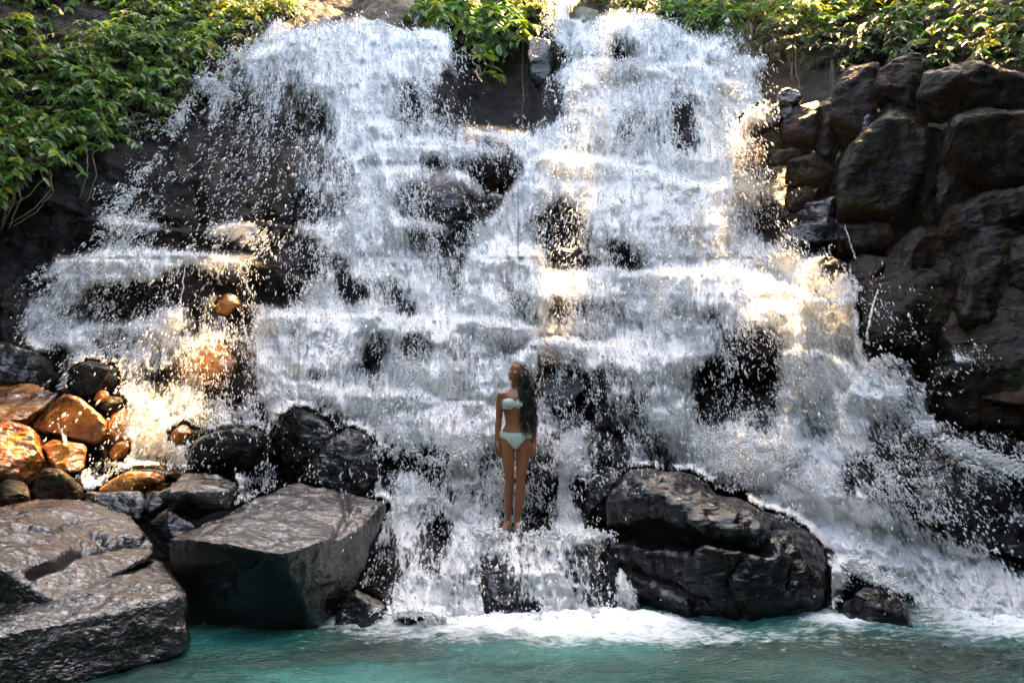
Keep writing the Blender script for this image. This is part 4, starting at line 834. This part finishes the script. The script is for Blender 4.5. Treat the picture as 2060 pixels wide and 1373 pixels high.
pts = pts[d2.min(1) > g.choice([.75, .9, 1.0, 1.6], len(d2), p=[.12, .18, .4, .3])]
# keep crowns out of the picture
ppx, ppy = proj(pts); pts = pts[(ppy < -60) | (pts[:, 1] < 0)]
cen = pts[g.choice(len(pts), 9, replace=False)]
for _ in range(12):
    lab_ = ((pts[:, None] - cen[None]) ** 2).sum(2).argmin(1); cen = np.array([pts[lab_ == k].mean(0) for k in range(9)])
cen = cen[np.argsort(cen[:, 0])]; own_t = ((pts[:, None] - cen[None]) ** 2).sum(2).argmin(1)
trees = [(c[0] * .95, c[1] + 1) for c in cen]
TL = ['at the far left of the hill behind the falls', 'on the left of the hill', 'behind the left bank', 'behind the left fall', 'straight behind the middle of the falls', 'behind the right fall', 'behind the upper right leaves', 'on the right of the hill', 'at the far right of the hill']
for k, (tx, ty) in enumerate(trees):
    q = pts[own_t == k]
    if len(q) < 10: continue
    zb = 10.5; e = empty('unseen_tree', (tx, ty, zb)); tag(e, 'unseen very tall shade tree ' + TL[k], 'tree', 'unseen shade trees above the falls')
    n = len(q); leaves_mesh('crown', q, g.normal(0, 1, (n, 3)) + [0, 0, -.4], g.normal(0, .5, (n, 3)) + S, g.uniform(.6, .95, n), g.uniform(.35, .55, n), [M_leaf_shade, M_leaf_shade], g.integers(0, 2, n), e, (tx, ty, zb))
    tb = MB(); c = q.mean(0); tube(tb, [(tx, ty, zb - .5), (tx * .99, ty, zb + 12), (tx, ty, zb + 22), tuple(c)], [.6, .45, .35, .12], 8)
    for j in range(9):
        v = q[g.integers(n)]; b0 = np.array([tx, ty, zb + 20.5 + j * .15]); md = (b0 + v) / 2 + [0, 0, .5]; tube(tb, [b0, md, v], [.12, .07, .02], 6)
    tb.build('trunk', M_bark, e, off=(tx, ty, zb))


GB = [(-14, -7), (-9, -11), (-3, -12), (4, -12), (10, -11), (15, -6), (-18, 0), (18, 1), (-19, 8), (18, 8), (-12, -4), (-7, -9.5), (13, -4), (0.5, -9.5), (7, -9.5)]
for k, (tx, ty) in enumerate(GB):
    gk = np.random.default_rng(300 + k); n = 3600; th_ = gk.uniform(0, 2 * math.pi, n); u_ = gk.uniform(-1, 1, n); rr = gk.uniform(.5, 1, n) ** .5
    q = np.stack([tx + 5.0 * rr * np.cos(th_) * np.sqrt(1 - u_ ** 2), ty + 4.2 * rr * np.sin(th_) * np.sqrt(1 - u_ ** 2), 8.0 + 9.5 * rr * u_], -1)
    qx, qy = proj(q); q = q[(q[:, 1] < 1) | (qx < -500) | (qx > 2560)]; n = len(q)
    if n < 50: continue
    e = empty('unseen_tree', (tx, ty, 0)); tag(e, 'broad dark tree closing off the pool, ' + ['behind the left shore', 'left of the middle behind the viewer', 'in the middle behind the viewer', 'right of the middle behind the viewer', 'behind the right shore', 'at the far right corner behind', 'at the left side of the pool', 'at the right side of the pool', 'beyond the left bank', 'beyond the right wall', 'close behind the left shore', 'close behind the viewer on the left', 'close behind the right shore', 'straight behind the viewer', 'close behind the viewer on the right'][k], 'tree', 'trees round the pool')
    leaves_mesh('crown', q, gk.normal(0, 1, (n, 3)) + [0, 0, -.3], gk.normal(0, 1, (n, 3)), gk.uniform(.7, 1.2, n), gk.uniform(.45, .7, n), [M_leaf_shade], gk.integers(0, 1, n), e, (tx, ty, 0))
    tb = MB(); tube(tb, [(tx, ty, -.6), (tx + .2, ty, 3), (tx, ty, 9), (tx, ty, 16)], [.4, .3, .2, .05], 8); tb.build('trunk', M_bark, e, off=(tx, ty, 0))


for k, (tx, ty, tz, rx, ry, rz, lb) in enumerate([(-11.5, 8, 15.5, 6, 7, 3.6, 'leaning low over the left bank'), (12, 6.5, 14, 6, 7, 4, 'leaning low over the right rock wall'), (-11, -1, 11, 4, 5, 5, 'on the near left shore'), (12, -1, 10, 4, 5, 5, 'on the near right shore')]):  # unseen trees; the leaning pair added to shade the banks
    gk = np.random.default_rng(500 + k); n = 2600; th_ = gk.uniform(0, 2 * math.pi, n); u_ = gk.uniform(-1, 1, n); rr = gk.uniform(.2, 1, n) ** .5
    q = np.stack([tx + rx * rr * np.cos(th_) * np.sqrt(1 - u_ ** 2), ty + ry * rr * np.sin(th_) * np.sqrt(1 - u_ ** 2), tz + rz * rr * u_], -1)
    qx, qy = proj(q); q = q[(q[:, 1] < .5) | (qy < -90) | (qx < -260) | (qx > 2320)]
    ha = q @ E1; hb_ = q @ E2; dd = (((ha[:, None] - hc[None, :, 0]) ** 2 + (hb_[:, None] - hc[None, :, 1]) ** 2) / (hc[None, :, 2] + .2) ** 2).min(1); q = q[(dd > 1) | (q[:, 1] < 0)]; n = len(q)
    bx = tx * 1.25; e = empty('unseen_tree', (bx, ty, 2)); tag(e, 'unseen spreading shade tree ' + lb, 'tree', 'trees round the pool')
    leaves_mesh('crown', q, gk.normal(0, 1, (n, 3)) + [0, 0, -.3], gk.normal(0, 1, (n, 3)), gk.uniform(.6, 1.0, n), gk.uniform(.4, .6, n), [M_leaf_shade], gk.integers(0, 1, n), e, (bx, ty, 2))
    tb = MB(); tube(tb, [(bx, ty, -.6), (bx, ty, tz * .5), (tx * 1.1, ty, tz * .8), (tx, ty, tz)], [.4, .3, .2, .06], 8); tb.build('trunk', M_bark, e, off=(bx, ty, 2))

# ------------------------------------------------------------------ the woman
FX, FY = 1037, 8.0
foot = np.array(P(FX, 1071, FY)); 
per = empty('person', foot); tag(per, 'young woman with long dark hair in a mint bikini standing on wet rock', 'person')
pb = MB()
def loft(secs, ns=20, cap=True):
    """secs: (cx, cy, z, rx, ry) closed rings; ends drawn together"""
    V = []; th = np.arange(ns) * 2 * math.pi / ns
    secs = [tuple(s_) for s_ in secs]
    a = np.array(secs, float); t0 = np.arange(len(a)); t1 = np.linspace(0, len(a) - 1, (len(a) - 1) * 4 + 1)
    # Catmull-Rom
    def cr(k):
        out_ = []
        for t_ in t1:
            i = min(int(t_), len(a) - 2); f = t_ - i; p0 = a[max(i - 1, 0), k]; p1 = a[i, k]; p2 = a[i + 1, k]; p3_ = a[min(i + 2, len(a) - 1), k]
            out_.append(.5 * (2 * p1 + (p2 - p0) * f + (2 * p0 - 5 * p1 + 4 * p2 - p3_) * f ** 2 + (3 * p1 - p0 - 3 * p2 + p3_) * f ** 3))
        return np.array(out_)
    c = np.stack([cr(k) for k in range(5)], 1); n = len(c)
    for cx, cy, z, rx, ry in c: V.append(np.stack([cx + rx * np.cos(th), cy + ry * np.sin(th), np.full(ns, z)], -1))
    V = np.array(V).reshape(-1, 3); f = []
    for i in range(n - 1):
        for j in range(ns): f.append((i * ns + j, i * ns + (j + 1) % ns, (i + 1) * ns + (j + 1) % ns, (i + 1) * ns + j))
    b0 = len(V); V = np.concatenate([V, [c[0, :3]], [c[-1, :3]]])
    for j in range(ns): f.append((b0, (j + 1) % ns, j, j)); f.append((b0 + 1, (n - 1) * ns + j, (n - 1) * ns + (j + 1) % ns, (n - 1) * ns + (j + 1) % ns))
    return V, f
bmB = bmesh.new()
def addl(V, f):
    vs_ = [bmB.verts.new(v) for v in V]
    for q in f:
        u = []
        for k in q:
            if k not in u: u.append(k)
        try: bmB.faces.new([vs_[k] for k in u])
        except ValueError: pass
def ball(c, r_, rot=None, sub=3):
    M = Matrix.Translation(c) @ (rot or Matrix.Identity(4)) @ Matrix.Diagonal((*r_, 1)); bmesh.ops.create_icosphere(bmB, subdivisions=sub, radius=1, matrix=M)
def limb(pts, rad, ns=14, flat=1.0):
    mb = MB(); a = np.array(pts, float); n = len(a); tt = np.linspace(0, n - 1, (n - 1) * 4 + 1); i = np.minimum(tt.astype(int), n - 2); f = (tt - i)[:, None]
    p0 = a[np.maximum(i - 1, 0)]; p1 = a[i]; p2 = a[i + 1]; p3_ = a[np.minimum(i + 2, n - 1)]
    c = .5 * (2 * p1 + (p2 - p0) * f + (2 * p0 - 5 * p1 + 4 * p2 - p3_) * f ** 2 + (3 * p1 - p0 - 3 * p2 + p3_) * f ** 3)
    r_ = np.interp(tt, np.arange(n), rad); tube(mb, c, r_, ns); V = np.concatenate(mb.v); F_ = [tuple(x) for x in mb.f[0]]
    k = len(V); V = np.concatenate([V, [c[0]], [c[-1]]]); m_ = len(c)
    for j in range(ns): F_.append((k, (j + 1) % ns, j, j)); F_.append((k + 1, (m_ - 1) * ns + j, (m_ - 1) * ns + (j + 1) % ns, (m_ - 1) * ns + (j + 1) % ns))
    addl(V, F_); ball(tuple(c[0]), (r_[0],) * 3, sub=2); ball(tuple(c[-1]), (r_[-1],) * 3, sub=2)
# torso
addl(*loft([(.004, .01, .80, .06, .06), (.006, .005, .84, .122, .095), (.008, .005, .90, .156, .108), (.010, 0, .955, .153, .104), (.009, 0, 1.01, .135, .090), (.007, 0, 1.07, .108, .075),
   (.002, 0, 1.13, .107, .075), (0, .002, 1.19, .122, .086), (-.002, .004, 1.26, .134, .095), (-.004, .010, 1.32, .142, .090), (-.004, .015, 1.365, .150, .074), (-.003, .018, 1.395, .115, .058), (-.001, .018, 1.42, .060, .048)], 28))
for sx in (-1, 1):
    ball((-.004 + sx * .060, -.066, 1.262), (.060, .050, .056)); ball((sx * .085, .06, .90), (.075, .07, .085))
ball((-.055, -.028, 1.380), (.075, .016, .008), Matrix.Rotation(R(-8), 4, 'Y'), 2); ball((.055, -.028, 1.380), (.075, .016, .008), Matrix.Rotation(R(8), 4, 'Y'), 2)
# neck, turned up towards the upper left
limb([(-.002, .020, 1.385), (.004, .018, 1.44), (.010, .012, 1.50), (.014, .01, 1.54)], [.060, .047, .046, .05])
# legs: outer hip -> knee -> ankle; feet brought together
def leg(xh, xk, xc, xa, yk, ya, za, hz=.90):
    limb([(xh, .0, hz), (xh * .98, -.005, .80), (xh * .5 + xk * .5, -.008, .67), (xk, -.012 + yk, .535), (xk, -.006 + yk, .50), (xc, .012 + yk * .6 + ya * .4, .37), (xa * .6 + xc * .4, .012 + ya * .8, .24), (xa, .012 + ya, .12 + za), (xa, .012 + ya, .055 + za)],
         [.078, .075, .061, .047, .044, .049, .039, .028, .031])
leg(-.080, -.058, -.067, -.072, .01, .07, .035); leg(.080, .052, .050, .016, -.01, -.03, 0.0)
def foot_(xa, ya, za, yaw):
    Rm = Matrix.Translation((xa, ya, za)) @ Matrix.Rotation(yaw, 4, 'Z')
    def T(p): return tuple(Rm @ Vector(p))
    limb([T((0, .045, .036)), T((0, 0, .042)), T((-.004, -.06, .036)), T((-.006, -.105, .022)), T((-.006, -.15, .016))], [.030, .036, .034, .030, .024])
    for k, (dx, ln_, rr) in enumerate([(-.030, .060, .0135), (-.010, .058, .0105), (.007, .052, .0100), (.022, .044, .0095), (.035, .034, .009)]):
        limb([T((dx * .9, -.125, .018)), T((dx * 1.0, -.125 - ln_ * .6, .018)), T((dx * 1.0, -.125 - ln_, .011))], [rr, rr, rr * .9], 8)
foot_(-.072, .075, .032, R(-14)); foot_(.014, -.025, .0, R(4))
# arms
def arm(sx, sh, el, wr, tips, thumb):
    limb([sh, tuple((np.array(sh) * .65 + np.array(el) * .35) + [sx * .008, 0, 0]), el, tuple(np.array(el) * .7 + np.array(wr) * .3), wr], [.044, .039, .033, .034, .0215])
    wr = np.array(wr); dn = np.array([0, 0, -1.]); pm = wr + [0, -.004, -.055]
    limb([tuple(wr), tuple(wr + [0, -.002, -.03]), tuple(wr + [0, -.006, -.085])], [.021, .024, .026], 12)
    # palm faces the thigh: fingers in a fore-aft row, slightly curled
    for k, (dy, ln_, rr) in enumerate([(-.030, .070, .0088), (-.010, .080, .0090), (.009, .074, .0086), (.027, .058, .0078)]):
        b0 = wr + np.array([sx * .004 * 1, dy * .9, -.082 + abs(dy) * .15]); cu = -sx * (.010 + .006 * k)
        limb([tuple(b0 + [0, 0, .02]), tuple(b0 + [cu * .1, dy * .08, -ln_ * .40]), tuple(b0 + [cu * .9, dy * .1, -ln_ * .74]), tuple(b0 + [cu * 2.4, dy * .1, -ln_ * .98])], [rr * 1.1, rr, rr * .94, rr * .78], 8)
    limb([tuple(wr + [0, -.016, -.018]), tuple(wr + [-sx * .010, -.040, -.048]), tuple(wr + [-sx * .016, -.050, -.080]), tuple(wr + [-sx * .018, -.048, -.100])], [.014, .0115, .0100, .008], 8)
arm(-1, (-.142, .012, 1.350), (-.165, .022, 1.125), (-.184, -.012, .895), None, None)
arm(1, (.140, .014, 1.350), (.180, .030, 1.115), (.186, .002, .880), None, None)
# head in its own frame (+x = the way she looks, z up), turned to picture left and tilted up
HM = Matrix.Translation((.016, .006, 1.577)) @ Matrix.Rotation(R(180 + 38), 4, 'Z') @ Matrix.Rotation(R(-17), 4, 'Y')
def hp(p): return tuple(HM @ Vector(p))
def hball(p, r_, ry=0, sub=3): 
    bmesh.ops.create_icosphere(bmB, subdivisions=sub, radius=1, matrix=HM @ Matrix.Translation(p) @ Matrix.Rotation(R(ry), 4, 'Y') @ Matrix.Diagonal((*r_, 1)))
hball((-.012, 0, .032), (.094, .074, .082)); hball((.030, 0, -.012), (.052, .060, .085)); hball((.046, 0, -.072), (.032, .034, .028)); hball((.012, 0, -.058), (.052, .052, .034), 12)
hball((.078, 0, -.020), (.014, .009, .026), -18, 2); hball((.088, 0, -.034), (.012, .0115, .009), 0, 2); hball((.079, 0, -.056), (.010, .020, .008), 0, 2); hball((.074, 0, -.080), (.013, .016, .012), 0, 2)
hball((.070, .0, .018), (.012, .044, .008), 0, 2); hball((.056, .040, -.026), (.018, .018, .020), 0, 2); hball((.056, -.040, -.026), (.018, .018, .020), 0, 2)
for sx in (-1, 1): hball((-.006, sx * .072, -.012), (.016, .008, .028), 12, 2)
me = bpy.data.meshes.new('body0'); bmB.to_mesh(me); bmB.free()
tmp = bpy.data.objects.new('tmp', me); COL.objects.link(tmp)
md = tmp.modifiers.new('r', 'REMESH'); md.mode = 'VOXEL'; md.voxel_size = .0038
m3 = tmp.modifiers.new('s', 'SMOOTH'); m3.factor = .5; m3.iterations = 5
dg = bpy.context.evaluated_depsgraph_get(); bme = bpy.data.meshes.new_from_object(tmp.evaluated_get(dg)); bpy.data.objects.remove(tmp)
nv = len(bme.vertices); bv = np.empty(nv * 3, np.float32); bme.vertices.foreach_get('co', bv); bv = bv.reshape(-1, 3).astype(float)
bn = np.empty(nv * 3, np.float32); bme.vertices.foreach_get('normal', bn); bn = bn.reshape(-1, 3)
bme.polygons.foreach_set('use_smooth', np.ones(len(bme.polygons), bool)); bme.materials.clear(); bme.materials.append(M_skin); bme.name = 'body'
body = bpy.data.objects.new('body', bme); COL.objects.link(body); body.parent = per
npg = len(bme.polygons); pv = np.array([p.vertices[:] for p in bme.polygons])
def garment(name, mask, off, mat, fold=None):
    sel = mask[pv].all(1); f = pv[sel]; u, inv = np.unique(f, return_inverse=True); inv = inv.reshape(f.shape); v = bv[u]; n_ = bn[u]
    o_ = off + (fold(v) if fold else 0)
    outer = v + n_ * np.reshape(o_, (-1, 1)); o = mesh_np(name, outer, inv, mat, per)
    sm_ = o.modifiers.new('t', 'SOLIDIFY'); sm_.thickness = .004; sm_.offset = -1
    return o
x_, y_, z_ = bv[:, 0], bv[:, 1], bv[:, 2]
notarm = (np.abs(x_ + .002) < .150)
topm = notarm & (z_ < 1.310 - .022 * np.exp(-(x_ / .022) ** 2)) & (z_ > 1.212 + .018 * np.exp(-(x_ / .022) ** 2)) & ((np.abs(x_) < .133) | (y_ < .09))
garment('bikini_top', topm & (np.abs(x_) < .1365 + .0 * z_), .005, M_bik, lambda v: .0016 * np.sin(v[:, 2] * 260 + 6 * np.sin(v[:, 0] * 30)) * np.exp(-(v[:, 0] / .07) ** 2))
legcut = .985 - .012 * 0
botm = (z_ < .975 + .02 * (np.abs(x_) / .15) ** 2) & (z_ > .822 + np.clip(np.abs(x_) - .012, 0, 1) * 1.08 - np.clip(np.abs(x_) - .10, 0, 1) * .9 - .03 * (y_ > .0)) & (np.abs(x_ - .002) < .163) & ~((np.abs(x_) > .150) & (z_ < .90))
garment('bikini_bottom', botm, .004, M_bik)
# clasp of the bikini top
mb = MB(); tube(mb, [(0, -.094, 1.285), (.002, -.096, 1.262), (0, -.092, 1.238)], [.004, .007, .004], 8); mb.build('bow', M_bik, per)
def hb(name, p, r_, mat, ry=0):
    bm = bmesh.new(); bmesh.ops.create_icosphere(bm, subdivisions=2, radius=1, matrix=HM @ Matrix.Translation(p) @ Matrix.Rotation(R(ry), 4, 'Y') @ Matrix.Diagonal((*r_, 1)))
    me = bpy.data.meshes.new(name); bm.to_mesh(me); bm.free(); me.polygons.foreach_set('use_smooth', [True] * len(me.polygons)); me.materials.append(mat); o = bpy.data.objects.new(name, me); COL.objects.link(o); o.parent = per; return o
for sx in (-1, 1):
    hb('eye', (.0685, sx * .028, .001), (.008, .0135, .0058), M_eye); hb('eyebrow', (.0790, sx * .029, .0205), (.004, .018, .0034), M_hair)
hb('lips', (.0870, 0, -.0575), (.0055, .0175, .0075), M_lip)
# hair: a cap and long wavy locks falling over her left shoulder to the hip
hm = MB(); g = np.random.default_rng(21)
th = np.linspace(0, 2 * math.pi, 24, endpoint=False); ph = np.linspace(0, 1, 12)
capv = []
for f in ph:
    for t_ in th:
        e_ = (90 - f * (118 if math.cos(t_) < .35 else 66 + 16 * (.35 - math.cos(t_)))); z0 = math.sin(R(e_)); c0 = math.cos(R(e_))
        capv.append(hp((-.016 + .101 * c0 * math.cos(t_), .082 * c0 * math.sin(t_), .036 + .088 * z0)))
cf = [(i * 24 + j, i * 24 + (j + 1) % 24, (i + 1) * 24 + (j + 1) % 24, (i + 1) * 24 + j) for i in range(11) for j in range(24)]
hm.add(capv, cf)
for k in range(330):
    t_ = g.uniform(0, 2 * math.pi); e_ = g.uniform(-10, 88)
    if math.cos(t_) > .3 and e_ < 45: continue
    p0 = np.array(hp((-.016 + .098 * math.cos(R(e_)) * math.cos(t_), .080 * math.cos(R(e_)) * math.sin(t_), .036 + .086 * math.sin(R(e_)))))
    u = g.random(); ln_ = g.uniform(.45, .72) if u > .18 else g.uniform(.3, .45); n = 26; s_ = np.linspace(0, 1, n)
    xe = .05 + .175 * g.random() ** .8 * (.6 + .4 * ln_ / .7); xm = .045 + .125 * g.random(); ye = g.uniform(-.105, .06)
    if ln_ < .45: xe = g.uniform(.035, .10); ye = g.uniform(-.12, -.07)
    xs_ = p0[0] + (xm - p0[0]) * smooth(0, .38, s_) + (xe - xm) * smooth(.2, .95, s_); ys_ = p0[1] + (ye - p0[1]) * smooth(0, .4, s_)
    zs_ = p0[2] + .012 * np.sin(math.pi * np.clip(s_ / .15, 0, 1)) - ln_ * s_
    ph_ = g.uniform(0, 6.28); am = g.uniform(.010, .022) * smooth(.08, .4, s_); fr = g.uniform(36, 70)
    xs_ = xs_ + am * np.sin(zs_ * fr + ph_); ys_ = ys_ + am * np.cos(zs_ * fr * .9 + ph_)
    # keep the locks outside the arm and chest
    ys_ = np.where((zs_ < 1.40) & (ys_ > -.075) & (xs_ < .15), -.10 - .02 * g.random(), ys_)
    xs_ = np.where((zs_ > 1.455) & (zs_ < 1.60) & (xs_ < .045) & (ys_ < .0), .045, xs_)
    tube(hm, np.stack([xs_, ys_, zs_], -1), np.interp(s_, [0, .1, .7, 1], [.004, .0058, .005, .0015]) * g.uniform(.7, 1.2), 5)
hm.build('hair', M_hair, per)


# ------------------------------------------------------------------ spray-laden air
m, t, ns, L = new_mat('haze_air'); out = nd(ns, 'ShaderNodeOutputMaterial'); pv_ = nd(ns, 'ShaderNodeVolumePrincipled')
pv_.inputs['Color'].default_value = (.95, .93, .88, 1); pv_.inputs['Density'].default_value = .0006; pv_.inputs['Anisotropy'].default_value = .55
L.new(pv_.outputs[0], out.inputs['Volume'])
V = np.array([(x, y, z) for z in (-1.7, 46) for y in (-70, 100) for x in (-72, 72)], float)
hz = mesh_np('haze', V, [(0, 2, 3, 1), (4, 5, 7, 6), (0, 1, 5, 4), (2, 6, 7, 3), (0, 4, 6, 2), (1, 3, 7, 5)], m, smooth_=False); hz['kind'] = 'stuff'
